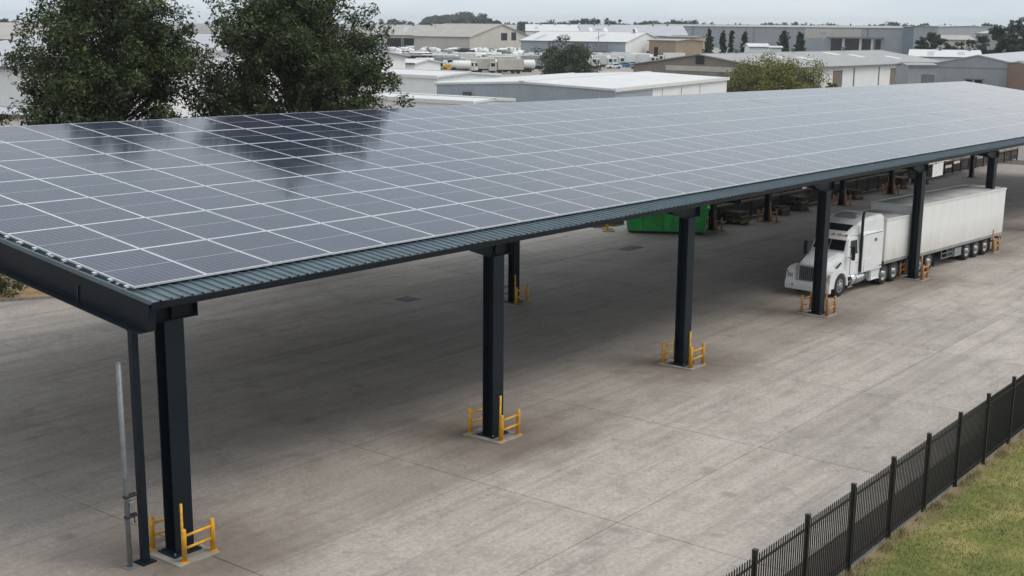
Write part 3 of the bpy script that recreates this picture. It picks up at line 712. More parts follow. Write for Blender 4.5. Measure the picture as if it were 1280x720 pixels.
# lead trailer (short) and rear trailer (long)
def trailer(name,label,x0,x1,ztop,zbot,axles,chx,group=None):
    t=tag(empty(name),label,'trailer'); tplace(t,x0)
    L=x1-x0; P=lambda n_,m_,f: part(n_,m_,f,t)
    P('box_side','trailer_side',lambda b:b.box(.02,L-.02,-1.245,-1.215,zbot,ztop-.03)); P('box_side','trailer_side',lambda b:b.box(.02,L-.02,1.215,1.245,zbot,ztop-.03))
    P('front_wall','trailer_side',lambda b:b.box(0,.03,-1.22,1.22,zbot,ztop-.03)); 
    rd=P('rear_door','trailer_side',lambda b:(b.box(L-.03,L,-1.22,-.01,zbot,ztop-.03),b.box(L-.03,L,.01,1.22,zbot,ztop-.03)))
    for yy in(-.6,-.2,.2,.6): part('lock_rod','galv',lambda b:b.tube([(L+.02,yy,zbot+.05),(L+.02,yy,ztop-.1)],.018,6),rd)
    rf=P('roof','trailer_roof',lambda b:b.loft([[(x,-1.23,ztop-.05),(x,-.6,ztop),(x,.6,ztop),(x,1.23,ztop-.05),(x,1.2,ztop-.09),(x,-1.2,ztop-.09)] for x in(0,L)]))
    for yy in(-1.25,1.25): part('roof_rail','plate_white',lambda b:b.box(-.02,L+.02,yy-.025,yy+.025,ztop-.11,ztop-.02),rf)
    for xx in(-.02,L): part('roof_bow','plate_white',lambda b:b.box(xx-.02,xx+.04,-1.25,1.25,ztop-.12,ztop-.0),rf)
    k=1
    while k*1.22<L:
        for s in(-1,1): P('side_joint','trailer_side',lambda b:b.box(k*1.22-.006,k*1.22+.006,s*1.243,s*1.248,zbot+.1,ztop-.12))
        k+=1
    for s in(-1,1):
        P('coaming_rail','grey_paint',lambda b:b.box(0,L,s*1.235-.03,s*1.235+.03,zbot-.14,zbot+.02))
        xx=.4
        while xx<L-.3:
            P('marker_light','amber_lens',lambda b:b.box(xx,xx+.09,s*1.262,s*1.28,zbot-.09,zbot-.05)); xx+=1.8
    P('chassis','black',lambda b:(b.box(chx[0],chx[1],-.5,-.36,zbot-.45,zbot-.13),b.box(chx[0],chx[1],.36,.5,zbot-.45,zbot-.13),*[b.box(a-.08,a+.08,-1.0,1.0,.42,.58) for a in axles],*[b.box(chx[0]+q,chx[0]+q+.08,-1.15,1.15,zbot-.25,zbot-.14) for q in np.arange(.2,chx[1]-chx[0]-.2,.8)]))
    for a in axles:
        for s in(-1,1): wheel(t,a,s*1.06,True,s)
    for s in(-1,1): P('mud_flap','rubber',lambda b:b.box(axles[-1]+.62,axles[-1]+.64,s*.95-.3,s*.95+.3,.2,.95))
    return t,P,L
lt,P,L=trailer('lead_trailer','short white box trailer coupled between the truck and the long trailer',5.78,8.65,3.5,1.24,[4.45,5.72],(.6,6.5))
t2,P,L=trailer('rear_trailer','long white box trailer with grimy lower sides at the back of the truck',8.95,22.0,3.9,1.14,[7.85,9.22,10.6],(3.4,12.6))
for s in(-1,1):
    P('tool_box','grey_paint',lambda b:b.box(6.1,7.05,s*.75,s*1.18,.42,.9,c=.02)); P('pallet_rack','galv',lambda b:(b.box(4.3,5.9,s*1.12,s*1.16,.46,.52),b.box(4.3,5.9,s*1.12,s*1.16,.72,.78),*[b.box(q,q+.06,s*1.11,s*1.17,.44,1.02) for q in(4.3,5.1,5.84)]))
    P('tail_light','red_lens',lambda b:b.box(L-.02,L+.03,s*1.0-.2,s*1.0+.2,.72,.84))
    P('landing_leg','black',lambda b:b.box(3.75,3.87,s*.8-.06,s*.8+.06,.25,.9))
P('bumper_bar','yellow',lambda b:b.box(L-.1,L+.02,-1.15,1.15,.45,.60))

# ------------------------------------------------------------------ skip bin and the clutter under the far side of the roof
def skip(x,y,rz):
    o=tag(empty('skip_bin',(x,y,gz(x)),rz),'green ribbed steel skip bin under the far side of the canopy','skip bin')
    L,Wd,Hh=5.5,2.1,1.75; G='green'
    pt=lambda n_,f,m_=G: part(n_,m_,f,o)
    pt('side_wall',lambda b:b.prism([(.25,.22),(0,Hh),(L,Hh),(L-.25,.22)],-.02,.02)); 
    pt('side_wall',lambda b:b.prism([(.25,.22),(0,Hh),(L,Hh),(L-.25,.22)],Wd-.02,Wd+.02))
    pt('end_wall',lambda b:b.add([(.25,.02,.22),(0,.02,Hh),(0,Wd-.02,Hh),(.25,Wd-.02,.22),(.29,.02,.22),(.04,.02,Hh),(.04,Wd-.02,Hh),(.29,Wd-.02,.22)],[(0,1,2,3),(4,7,6,5),(1,5,6,2),(0,4,5,1),(3,2,6,7)]))
    pt('end_wall',lambda b:b.add([(L-.25,.02,.22),(L,.02,Hh),(L,Wd-.02,Hh),(L-.25,Wd-.02,.22),(L-.29,.02,.22),(L-.04,.02,Hh),(L-.04,Wd-.02,Hh),(L-.29,Wd-.02,.22)],[(0,3,2,1),(4,5,6,7),(1,2,6,5),(0,1,5,4),(3,7,6,2)]))
    pt('floor',lambda b:b.box(.25,L-.25,0,Wd,.16,.22))
    pt('rim',lambda b:(b.box(-.04,L+.04,-.07,-.02,Hh-.1,Hh+.02),b.box(-.04,L+.04,Wd+.02,Wd+.07,Hh-.1,Hh+.02),b.box(-.06,-.01,-.02,Wd+.02,Hh-.1,Hh+.02),b.box(L+.01,L+.06,-.02,Wd+.02,Hh-.1,Hh+.02)))
    for i in range(8):
        xx=.45+i*.65
        pt('rib',lambda b:b.box(xx,xx+.09,-.09,-.02,.25,Hh-.1)); pt('rib',lambda b:b.box(xx,xx+.09,Wd+.02,Wd+.09,.25,Hh-.1))
    for yy in(.35,Wd-.35):
        pt('skid',lambda b:b.box(.4,L-.3,yy-.06,yy+.06,.0,.16),'black')
        pt('roller',lambda b:b.tube([(.42,yy-.14,.13),(.42,yy+.14,.13)],.13,12),'black')
    pt('rubble',lambda b:[b.box(q,q+.5,.2+random.random()*.8,1.2+random.random()*.6,.3,1.25+random.random()*.35,fn=None) for q in np.arange(.4,4.8,.45)],'timber_dark')
skip(51.6,19.6,math.atan2(-4.1,2.5))
# low timber barrier along the back of the yard
tb=tag(empty('timber_barrier',(0,17.1,0)),'long low brown timber barrier wall with pale top rail along the back of the yard','barrier')
bx0=57.5; 
b=MB(); b.box(-.07,.07,-.07,.07,-.1,1.35); post2=b.mesh('post',M['timber_dark'])
b=MB(); b.box(.0,2.4,-.05,.08,1.18,1.30,fn=lambda X,Y,Z:(X,Y,Z-GS*X)); rail2=b.mesh('top_rail',M['timber_pale'])
pl=[]
for q,mt in((0,'timber'),(1,'timber_dark')):
    b=MB(); b.box(.01,2.39,.0,.05,0,.26,fn=lambda X,Y,Z:(X,Y,Z-GS*X)); pl.append(b.mesh('plank',M[mt]))
for i in range(31):
    x=bx0+i*2.4; link('post',post2,tb,(x,0,gz(x))); 
    if i==30: break
    link('top_rail',rail2,tb,(x,-.08,gz(x)+random.uniform(-.02,.02)))
    for k in range(4):
        if random.random()<.93: link('plank',random.choice(pl),tb,(x,random.uniform(-.01,.01),gz(x)+.06+k*.28))
# stacks of pallets behind and in front of the barrier
b=MB()
for y in(0,.55,1.1): b.box(0,1.2,y,y+.1,0,.09)
for x in np.arange(0,1.19,.17): b.box(x,x+.12,0,1.2,.09,.12)
pal=[b.mesh('pallet',M[m_]) for m_ in('timber','timber_dark','timber_pale')]
def pallets(x,y,nn,label,grp='pallet stacks at the back of the yard',rz=0):
    for k in range(nn):
        p=link('pallet',random.choice(pal),None,(x+random.uniform(-.04,.04),y+random.uniform(-.04,.04),gz(x)-.0+k*.122)); p.rotation_euler=(0,math.atan(GS)*0,rz+random.gauss(0,.03)); tag(p,label,'pallet',grp)
for x,y,k in ((59.2,18.0,9),(61.0,18.2,12),(62.7,18.0,7),(66.5,18.1,13),(68.3,18.3,10),(71.4,18.0,12),(73.2,18.2,6),(79.5,18.1,12),(83.0,18.2,9),(90.5,18.3,11),(96.0,18.1,8)):
    pallets(x,y,k,'weathered timber pallet in a stack behind the low timber barrier')
for x,y,k in ((60.2,15.5,7),(66.8,15.6,5),(69.8,15.5,9),(79.9,15.4,6),(90.5,15.6,8),(95.5,15.5,5)): pallets(x,y,k,'weathered timber pallet in a stack on the yard side of the timber barrier','pallet stacks before the barrier')
pallets(52.2,22.0,3,'timber pallet in the low pile left of the green skip bin','low pallet pile by the skip bin'); pallets(53.6,21.6,2,'timber pallet in the low pile left of the green skip bin','low pallet pile by the skip bin')
ds=tag(empty('yellow_frame',(51.2,20.6,gz(51.2)),-.9),'small yellow steel lifting frame beside the green skip bin','frame')
for yy in(0,.9):
    part('upright','mach_yellow',lambda b:b.box(0,.08,yy,yy+.08,.05,1.25),ds); part('foot','mach_yellow',lambda b:b.box(-.3,.5,yy,yy+.09,0,.07),ds)
part('crossbar','mach_yellow',lambda b:b.box(.01,.07,.08,.9,1.1,1.2),ds); part('crossbar','mach_yellow',lambda b:b.box(.01,.07,.08,.9,.5,.58),ds)
# steel storage racks behind the barrier
for i,x in enumerate((64.0,74.6,86.0,93.0,101.0)):
    rk=tag(empty('storage_rack',(x,19.6,gz(x))),'dark steel storage rack of pipes and crates behind the timber barrier','rack','storage racks behind the barrier')
    for xx in(0,2.6,5.2):
        for yy in(0,1.0): part('upright','steel',lambda b:b.box(xx,xx+.09,yy,yy+.09,0,2.9),rk)
    for z in(.3,1.4,2.5):
        part('shelf_beam','rust',lambda b:(b.box(.09,5.2,0,.06,z,z+.12),b.box(.09,5.2,1.03,1.09,z,z+.12),b.box(.1,5.2,.06,1.03,z+.06,z+.1)),rk)
        q=.3
        while q<4.6:
            ww=random.uniform(.5,1.1); hh=random.uniform(.3,.85); cm_=random.choice(['timber','timber_dark','grey_paint','rust','timber_pale','plate_white','black']); cr_=part('crate',cm_,lambda b:b.box(q,q+ww,.12,.95,z+.12,z+.12+hh,c=.01),None)
            cr_.location=rk.location; tag(cr_,{'timber':'brown timber','timber_dark':'dark brown timber','grey_paint':'grey','rust':'rust brown','timber_pale':'pale timber','plate_white':'white','black':'black'}[cm_]+' crate on a dark storage rack behind the timber barrier','crate',cm_.replace('_',' ')+' crates on the storage racks'); q+=ww+random.uniform(.05,.4)

# ------------------------------------------------------------------ background buildings
def rect_local(o,L,Wd,face,u0,u1,z0,z1,mat,name,off=.06,parent=None):
    b=MB()
    if face=='S': b.box(u0,u1,-off,.02,z0,z1)
    elif face=='N': b.box(u0,u1,Wd-.02,Wd+off,z0,z1)
    elif face=='W': b.box(-off,.02,u0,u1,z0,z1)
    else: b.box(L-.02,L+off,u0,u1,z0,z1)
    return b.build(name,M[mat],parent or o)
def shed(name,label,O,ang,L,Wd,eave,rise,wall='wall_grey',roof='roof_grey',gable=None,ov=.5,zb=None,trim='frame_grey',cat='warehouse'):
    """ridge along local x; eave and rise in metres above sea datum of the yard (z=0)"""
    z0=gz(O[0])-.16 if zb is None else zb; o=tag(empty(name,(O[0],O[1],z0),ang),label,cat); e=eave-z0; r=e+rise
    for nm,f in (('wall',lambda b:b.box(.15,L-.15,0,.15,0,e)),('wall',lambda b:b.box(.15,L-.15,Wd-.15,Wd,0,e))): part(nm,wall,f,o)
    poly=[(0,0),(Wd,0),(Wd,e),(Wd/2,r),(0,e)]
    for xx in(0,L-.15): part('gable_wall',gable or wall,lambda b:b.prism(poly,xx,xx+.15,0,'x'),o)
    t=.18; k=rise/(Wd/2)
    for s in(0,1):
        y0=-ov if s==0 else Wd+ov
        b=MB(); b.loft([[(x,y0,e-k*ov+.02),(x,Wd/2,r+.02),(x,Wd/2,r+.02+t),(x,y0,e-k*ov+.02+t)] for x in(-ov,L+ov)]); b.build('roof',M[roof],o)
        gb_=MB(); yy=y0-.1 if s==0 else y0; gb_.box(-ov,L+ov,yy,yy+.1,e-k*ov-.05,e-k*ov+.25); gb_.build('gutter',M[trim],o)
    b=MB(); b.box(-ov,L+ov,Wd/2-.25,Wd/2+.25,r+.12,r+.26); b.build('ridge_cap',M[roof],o)
    return o,lambda face,u0,u1,za,zb_,mat,nm,off=.06,parent=None: rect_local(o,L,Wd,face,u0,u1,za-z0,zb_-z0,mat,nm,off,parent)
def ori(a,c): d=Vector(c)-Vector(a); return math.atan2(d.y,d.x),d.length
# low white warehouse directly behind the canopy: near corner C, left corner, right corner
C_=at(762,104); Lc=at(545,112); Rc=at(899,128.5)
aL,lL=ori(C_,Lc); aR,lR=ori(C_,Rc); ang=aR                      # local x runs C -> R ; local y runs to the left
o,F=shed('warehouse','low white-roofed warehouse with shaded blue-grey ribbed wall right behind the canopy',C_,ang,lR,lL,7.2,.35,'wall_white','roof_white','wall_greyblue',.12,trim='plate_white')  # gable's grey-blue has the tone of its shaded side put into the colour
rect=F('S',.2,8.2,0.2,7.0,'wall_greyblue','wall_panel',.05)
F('W',lL-3.3,lL-3.1,0,6.6,'pipe','downpipe',.2); F('W',lL-3.55,lL-2.85,6.3,6.7,'pipe','rain_head',.3)
for q in(10.5,15.2,20.1): F('S',q,q+.04,0,7.0,'frame_grey','sheet_joint',.03)
# white building beyond it, left, partly behind the trees
A=at(548,126); B_=at(380,140); a_,l_=ori(B_,A)
o,F=shed('warehouse','plain white ribbed building left of the low warehouse behind the tall tree',B_,a_,l_,9,zat(500,95,130),.3,'wall_white','roof_white',None,.2,trim='plate_white')
A=at(592,97); B_=at(440,105); a_,l_=ori(B_,A)
o,F=shed('annex','small low flat white annex between the tall tree and the low warehouse',B_,a_,l_,5,zat(540,126,101),.15,'wall_white','roof_white',None,.1,trim='plate_white',cat='building')
A=at(520,205); B_=at(455,210); a_,l_=ori(B_,A)
o,F=shed('office','small white office with dark windows beside the yellow machinery',B_,a_,l_,8,zat(495,80,205),.5,'wall_white','roof_white',None,.3,cat='building')
for q in(1.2,3.6,5.6): F('S',l_-q-1.0,l_-q,2.2,4.0,'glass','window')
# far left pale warehouse
A=at(170,112); B_=at(-150,122); a_,l_=ori(B_,A)
o,F=shed('warehouse','pale grey ribbed warehouse with big white roof left of the tall trees',B_,a_,l_,60,zat(10,86,115),2.8,'wall_white','roof_lilac',None,.5)
u=(at(9,117)-B_).length; F('S',u-.12,u+.12,0,zat(10,88,116),'pipe','downpipe',.2)
A=at(60,95); B_=at(-110,98); a_,l_=ori(B_,A)
o,F=shed('lean_to','low white lean-to roof in front of the pale ribbed warehouse',B_,a_,l_,6,zat(20,146,96),.4,'wall_white','roof_lilac',None,.2,cat='building')
A=at(150,255); B_=at(-160,255); a_,l_=ori(B_,A)
o,F=shed('warehouse','brown-roofed long shed behind the pale ribbed warehouse',B_,a_,l_,40,zat(10,50,255),3.2,'wall_brown','roof_tan',None,.5)
# brown gabled workshop with white side wall
C_=at(953,222); Lc=at(783,242); Rc=at(1160,274); aR,lR=ori(C_,Rc); aL,lL=ori(C_,Lc)
o,F=shed('workshop','long grey-roofed workshop with brown gable and white side wall',C_,aR,lR,lL,5.1,2.15,'wall_white','roof_grey','wall_brown',.6,cat='workshop')
ez=5.1
def upx(px,py=None):                                            # distance along the white wall for a pixel column
    d=(Rc-C_).normalized(); h=Vector((fw.x,fw.y)).normalized(); rr=Vector((rt.x,rt.y)); t=(px-640)/F_PX/math.cos(PITCH)*1.0
    lo,hi=0,lR
    for _ in range(50):
        m_=(lo+hi)/2; q=C_+d*m_-Vector((CAM.x,CAM.y)); 
        if q.dot(rr)/q.dot(h)*math.cos(PITCH)<(px-640)/F_PX*1.0*1.0: lo=m_
        else: hi=m_
    return lo
for px in(989,1008,1050,1080,1116): u=upx(px); F('S',u-.12,u+.12,-2,ez-.3,'frame_grey','wall_column',.12)
for a,c in((1025,1036),(1094,1103)):
    d_=F('S',upx(a),upx(c),-2,ez-.7,'door_brown','door',.08); 
F('S',upx(1051),upx(1079),-2,ez-.6,'wall_white','roller_door',.05)
for (a,c,z0,z1,m_) in((.60,.70,1.3,3.0,'glass'),(.72,.84,1.3,3.0,'glass'),(.30,.36,1.6,3.2,'glass'),(.16,.24,1.0,2.2,'glass'),(.40,.55,1.0,2.6,'plate_white'),(.90,.97,2.0,3.1,'glass')):
    wn=F('W',lL*a,lL*c,z0,z1,m_,'window'); 
    F('W',lL*a-.15,lL*c+.15,z1,z1+.15,'frame_grey','lintel',.12,wn)
F('W',lL*.25,lL*.75,4.3,5.2,'cream_render','sign_board',.08)
F('W',lL*.47,lL*.53,5.6,7.0,'black','vent',.1)
e_=5.1-o.location.z; k_=2.15/(lL/2)
for q,y_ in((18,.30),(24,.2),(42,.34),(47,.24),(58,.15)):
    yy=lL*y_; part('skylight','plate_white',lambda b:b.add([(q,yy,e_+k_*yy+.23),(q+2.2,yy,e_+k_*yy+.23),(q+2.2,yy+3.5,e_+k_*(yy+3.5)+.23),(q,yy+3.5,e_+k_*(yy+3.5)+.23)],[(0,1,2,3)]),o)
for q in(12,33,54): part('ridge_vent','galv',lambda b:b.tube([(q,lL/2,e_+2.3),(q,lL/2,e_+2.9),(q,lL/2,e_+3.0),(q,lL/2,e_+3.3)],[.3,.3,.5,.15],10),o)
# grey gabled shed at the right
A=at(1140,198); B_=at(1265,190); a_,l_=ori(A,B_)
o,F=shed('workshop','grey ribbed shed with a low gable and two small windows at the right',(A.x,A.y),a_+math.pi/2-math.pi/2,l_,42,6.7,0,'wall_grey','roof_lilac',None,.01,cat='workshop')
for ch in list(o.children):
    bpy.data.objects.remove(ch)
zz=o.location.z; E=6.75-zz; Rr_=8.35-zz; Lg,Dp=l_,45
part('wall','wall_grey',lambda b:b.prism([(0,0),(Lg,0),(Lg,E),(Lg/2,Rr_),(0,E)],0,.15),o)
part('wall','wall_grey',lambda b:b.box(0,.15,.15,Dp,0,E),o); part('wall','wall_grey',lambda b:b.box(Lg-.15,Lg,.15,Dp,0,E),o)
for s in(0,1):
    part('roof','roof_lilac',lambda b:b.loft([[(-.3,y,E-.05),(Lg/2,y,Rr_),(Lg/2,y,Rr_+.15),(-.3,y,E+.1)] if s==0 else [(Lg+.3,y,E-.05),(Lg/2,y,Rr_),(Lg/2,y,Rr_+.15),(Lg+.3,y,E+.1)] for y in(-.2,Dp)]),o)
F=lambda u0,u1,z0,z1,m_,nm,off=.07: rect_local(o,Lg,Dp,'S',u0,u1,z0-zz,z1-zz,m_,nm,off)
F(Lg*.40,Lg*.455,3.6,4.7,'glass','window'); F(Lg*.485,Lg*.555,3.6,4.7,'glass','window'); F(Lg*.38,Lg*.575,4.72,4.85,'frame_grey','lintel',.12)
F(Lg*.85,Lg*.868,-1.5,6.3,'pipe','downpipe',.15); F(0,Lg,6.42,6.5,'frame_grey','flashing',.05)
A=at(1118,186); B_=at(1152,186); a_,l_=ori(A,B_)
o,F=shed('annex','grey lean-to with a roller door on the left of the grey gabled shed',(A.x,A.y),a_,l_,6,zat(1135,83,186),.3,'wall_grey','roof_grey',None,.2,cat='building')
F('S',l_*.48,l_*.95,0,zat(1140,93,186),'frame_grey','roller_door')
A=at(1264,182); B_=at(1330,182); a_,l_=ori(A,B_)
def brickmat():
    m,t,b=newmat('brick'); br=N(t,'ShaderNodeTexBrick'); v=coord(t,'obj'); s=N(t,'ShaderNodeSeparateXYZ'); t.links.new(v,s.inputs[0]); cx=N(t,'ShaderNodeCombineXYZ')
    t.links.new(math_(t,'ADD',s.outputs[0],s.outputs[1]),cx.inputs[0]); t.links.new(s.outputs[2],cx.inputs[1]); t.links.new(cx.outputs[0],br.inputs['Vector'])
    br.inputs['Color1'].default_value=(.20,.115,.075,1); br.inputs['Color2'].default_value=(.26,.16,.11,1); br.inputs['Mortar'].default_value=(.3,.27,.24,1); br.inputs['Scale'].default_value=4
    t.links.new(br.outputs[0],b.inputs['Base Color']); b.inputs['Roughness'].default_value=.85
brickmat()
o,F=shed('brick_building','brown brick building on the right of the grey gabled shed',(A.x,A.y),a_,l_,8,zat(1270,82,182),.3,'brick','roof_grey',None,.1,cat='building')
F('S',1.5,2.9,zat(1275,102,182),zat(1275,93,182),'glass','window')
# white roofs beyond
def fsh(name,label,pa,da,pb_,db,dep,ytop,yr,wall,roof,gable=None,cat='warehouse',px=None,ov=.4):
    A=at(pa,da); B_=at(pb_,db); a_,l_=ori(A,B_); dm=(da+db)/2; pm=(pa+pb_)/2
    e=zat(pm,ytop,dm); r=zat(pm,yr,dm+dep/2)
    rise=max(.3,r-e); o,F=shed(name,label,(A.x,A.y),a_,l_,dep,e,rise,wall,roof,gable,ov,cat=cat)
    rd=random.Random(int(pa*7)); ee=e-o.location.z; k=rise/(dep/2)
    if l_>14 and dep>20:
        for q in np.arange(4,l_-4,max(7,l_/7)):
            y0=dep*rd.uniform(.06,.16); y1=dep*rd.uniform(.3,.42)
            if rd.random()<.75: part('skylight','roof_lilac' if roof!='roof_lilac' else 'plate_white',lambda b:b.add([(q,y0,ee+k*y0+.23),(q+1.6,y0,ee+k*y0+.23),(q+1.6,y1,ee+k*y1+.23),(q,y1,ee+k*y1+.23)],[(0,1,2,3)]),o)
            if rd.random()<.6: part('roof_vent','galv',lambda b:b.tube([(q+3,dep*.46,ee+rise-.3),(q+3,dep*.46,ee+rise+.7),(q+3,dep*.46,ee+rise+.8),(q+3,dep*.46,ee+rise+1.2)],[.35,.35,.6,.2],8),o)
            if rd.random()<.6: F('S',q-.12,q+.12,o.location.z,e-.2,'pipe','downpipe',.2)
            if rd.random()<.35: F('S',q+1,q+4.5,o.location.z,e-1.4,'grey_paint','roller_door',.1)
    return o,F,l_,e
fsh('warehouse','bright white low roof between the workshop and the grey shed',1118,305,1205,300,40,72,63,'wall_white','roof_white')
o,F,l_,e=fsh('warehouse','very long grey warehouse with a dark open loading bay on the skyline',780,690,1108,610,60,34,31.5,'wall_longgrey','roof_grey',cat='warehouse')
u=lambda px:(px-780)/328*l_*1.0
F('S',u(1030),u(1085),0,e-5.0,'opening_shade','loading_bay',.4)  # dark slab on the wall paints the shade of the open bay
F('S',u(1000),u(1063),e-5.0,e-.2,'wall_beige','wall_panel',.15); F('S',u(1027),u(1088),e-5.0,e-4.3,'frame_grey','canopy',4)
for px in(1043,1062,1075): F('S',u(px),u(px)+1.2,0,e-5,'plate_white','bay_column',1)
for px in(825,862,900,938,975): F('S',u(px),u(px)+.5,0,e-.3,'grey_paint','wall_column',.4)
fsh('warehouse','slate-blue block at the end of the very long grey warehouse',1108,605,1121,600,50,33.5,32,'slate_blue','roof_grey')
fsh('warehouse','white end building beyond the slate-blue block on the skyline',1121,600,1150,590,50,33,32,'wall_longgrey','roof_white')
fsh('warehouse','pale distant shed among trees at the right',1196,520,1222,510,30,42,35,'wall_longgrey','roof_lilac')
fsh('house','far cream building beneath the trees at the right',1150,440,1195,440,14,50,44,'cream_render','roof_tan',cat='building')
# skyline sheds on the left half
o,F,l_,e=fsh('workshop','cream workshop with a dark open bay beside the blue tank',468,470,540,470,45,44.5,31.5,'cream_render','roof_tan',cat='workshop')
F('S',l_*.27,l_*.74,-2,e-.9,'opening_shade','open_bay',.25); F('S',l_*.50,l_*.55,-2,e-.9,'frame_grey','bay_column',.5); F('S',l_*.06,l_*.15,e-4.5,e-2.5,'glass','window')  # bay interior is a near-black slab, its shade put into the colour
o,F,l_,e=fsh('workshop','cream workshop with a blue door behind the white tankers',538,480,642,480,45,44.5,31,'wall_longgrey','roof_tan',cat='workshop')
F('S',l_*.02,l_*.12,-2,e-2.0,'slate_blue','door'); F('S',l_*.62,l_*.88,e-4.2,e-1.2,'glass','window')
# one with its gable to the right
A=at(660,468); B_=at(724,500); a_,l_=ori(A,B_); e=zat(660,46,468)
o,F=shed('workshop','beige gabled workshop with two dark windows beside the white roofs',(A.x,A.y),a_+math.pi/2,24,l_,e,zat(695,31,485)-e,'wall_beige','roof_tan',None,.5,cat='workshop')
F('W',-l_*.0+l_*.25,l_*.33,e-1.2,e+1.6,'glass','window'); F('W',l_*.40,l_*.50,e-1.2,e+1.4,'glass','window')
fsh('warehouse','long bright white roof behind the beige gabled workshop',655,600,735,600,40,39.5,31,'wall_white','roof_white')
fsh('warehouse','grey-lilac roofed shed behind the white yard shed',722,590,850,590,50,45,31.5,'wall_grey','roof_lilac')
o,F,l_,e=fsh('warehouse','white gabled shed with grey side wall beside the parked vehicles',648,420,775,400,28,52,40,'wall_greyblue','roof_white','wall_white',cat='shed')
F('S',l_*.55,l_*.62,-2,e-.5,'frame_grey','door'); F('S',l_*.70,l_*.84,-2,e-.8,'grey_paint','roller_door')
o,F,l_,e=fsh('building','small tan timber-clad building right of the white gabled shed',803,410,835,400,12,51,49,'wall_timber','roof_tan',cat='building')
F('S',l_*.2,l_*.35,-1,e-2,'opening_shade','door')
fsh('building','tan block with a dark flat roof behind the parked cars',822,450,858,445,18,47,45,'tan_render','frame_grey',cat='building')
fsh('shed','small white hipped shed behind the workshop roof',925,330,948,330,8,59,55,'wall_white','roof_white',cat='shed')
fsh('container','white container beyond the workshop roof',950,320,963,320,3,60,59,'wall_white','roof_white',cat='container')

# ------------------------------------------------------------------ far vehicles and clutter in the machinery yard
PZ=.5
fb=MB(); ring=[]
for px,d,z in((430,285,-2.2),(760,285,-2.2),(905,300,-2.2)): ring.append((*at(px,d),z))
rows=[[(*at(px,d),z) for px in(430,520,600,680,760,830,905)] for d,z in((283,-2.2),(296,PZ),(500,PZ+.2),(760,PZ+1.0))]
for a in range(3):
    for c in range(6): fb.add([rows[a][c],rows[a][c+1],rows[a+1][c+1],rows[a+1][c]],[(0,1,2,3)])
tag(fb.build('far_yard',M['far_gravel'],fix=False),kind='structure')
def veh_wheels(o,xs,y=1.0,r=.5):
    for x in xs:
        for s in(-1,1): part('wheel','rubber',lambda b:b.tube([(x,s*y-.14,r),(x,s*y+.14,r)],r,12),o)
def cabp(o,mat='plate_white'):
    part('cab',mat,lambda b:b.prism([(0,.7),(-.02,1.6),(.25,2.7),(1.9,2.75),(1.9,.7)],-1.15,1.15),o)
    part('windscreen','glass',lambda b:b.add([(-.03,-1.0,1.65),(-.03,1.0,1.65),(.19,1.0,2.55),(.19,-1.0,2.55),(.1,-1.0,1.65),(.1,1.0,1.65),(.3,1.0,2.55),(.3,-1.0,2.55)],[(0,1,2,3),(4,7,6,5),(0,4,5,1),(3,2,6,7),(0,3,7,4),(1,5,6,2)]),o)
    for s in(-1,1): part('side_window','glass',lambda b:b.box(.45,1.4,s*1.15-.02,s*1.15+.02,1.7,2.5),o)
    part('chassis','black',lambda b:b.box(.2,8.4,-.45,.45,.55,.85),o); veh_wheels(o,(.9,5.9,7.2))
def mixer():
    o=empty('mixer_truck'); cabp(o)
    def drum(b): b.tube([(2.5,0,2.1),(3.1,0,2.2),(4.6,0,2.45),(5.9,0,2.75),(7.3,0,3.15),(7.9,0,3.3)],[.55,.98,1.2,1.15,.7,.5],16)
    part('drum','plate_white',drum,o); part('band','grey_paint',lambda b:b.tube([(4.5,0,2.43),(4.75,0,2.48)],1.215,16),o)
    part('hopper','grey_paint',lambda b:b.prism([(7.7,3.3),(8.6,3.9),(8.7,3.1),(8.0,2.4)],-.55,.55),o); part('chute','grey_paint',lambda b:b.box(8.2,9.0,-.25,.25,1.4,1.6),o)
    part('drum_stand','black',lambda b:(b.box(2.3,2.6,-.7,.7,.85,1.8),b.box(7.2,7.5,-.7,.7,.85,2.3)),o); return o
def tanker():
    o=empty('tanker_truck'); cabp(o)
    part('tank','plate_white',lambda b:b.tube([(2.3,0,2.0),(2.5,0,2.0),(8.4,0,2.0),(8.6,0,2.0)],[.85,1.15,1.15,.85],18),o)
    for x in(3.5,5.4,7.2): part('hatch','grey_paint',lambda b:b.tube([(x,0,3.1),(x,0,3.3)],.3,10),o)
    part('walkway','grey_paint',lambda b:b.box(2.6,8.3,-.25,.25,3.14,3.19),o); return o
def boxtruck():
    o=empty('box_truck'); cabp(o); part('cargo_box','plate_white',lambda b:b.box(2.1,8.5,-1.22,1.22,.95,3.5,c=.04),o); part('rear_door','grey_paint',lambda b:b.box(8.48,8.53,-1.1,1.1,1.0,3.4),o); return o
def car(mat):
    o=empty('parked_car')
    part('body',mat,lambda b:b.loft([[(x,-.88,.35),(x,-.9,zz),(x,.9,zz),(x,.88,.35)] for x,zz in((0,.65),(.15,.8),(1.2,.92),(4.2,.95),(4.45,.7))]),o)
    part('roof',mat,lambda b:b.loft([[(x,-wd,z0),(x,-wd*.86,z1),(x,wd*.86,z1),(x,wd,z0)] for x,wd,z0,z1 in((1.15,.8,.9,.94),(1.9,.82,.9,1.42),(3.3,.82,.9,1.45),(4.1,.8,.9,1.0))]),o)
    for s in(-1,1): part('side_window','glass',lambda b:b.add([(1.5,s*.83,.98),(3.8,s*.83,.98),(3.25,s*.76,1.38),(1.95,s*.76,1.36)],[(0,1,2,3)]),o)
    part('windscreen','glass',lambda b:b.add([(1.22,-.68,.99),(1.22,.68,.99),(1.84,.62,1.40),(1.84,-.62,1.40)],[(0,1,2,3)]),o)
    veh_wheels(o,(.85,3.55),.78,.33); return o
random.seed(11)
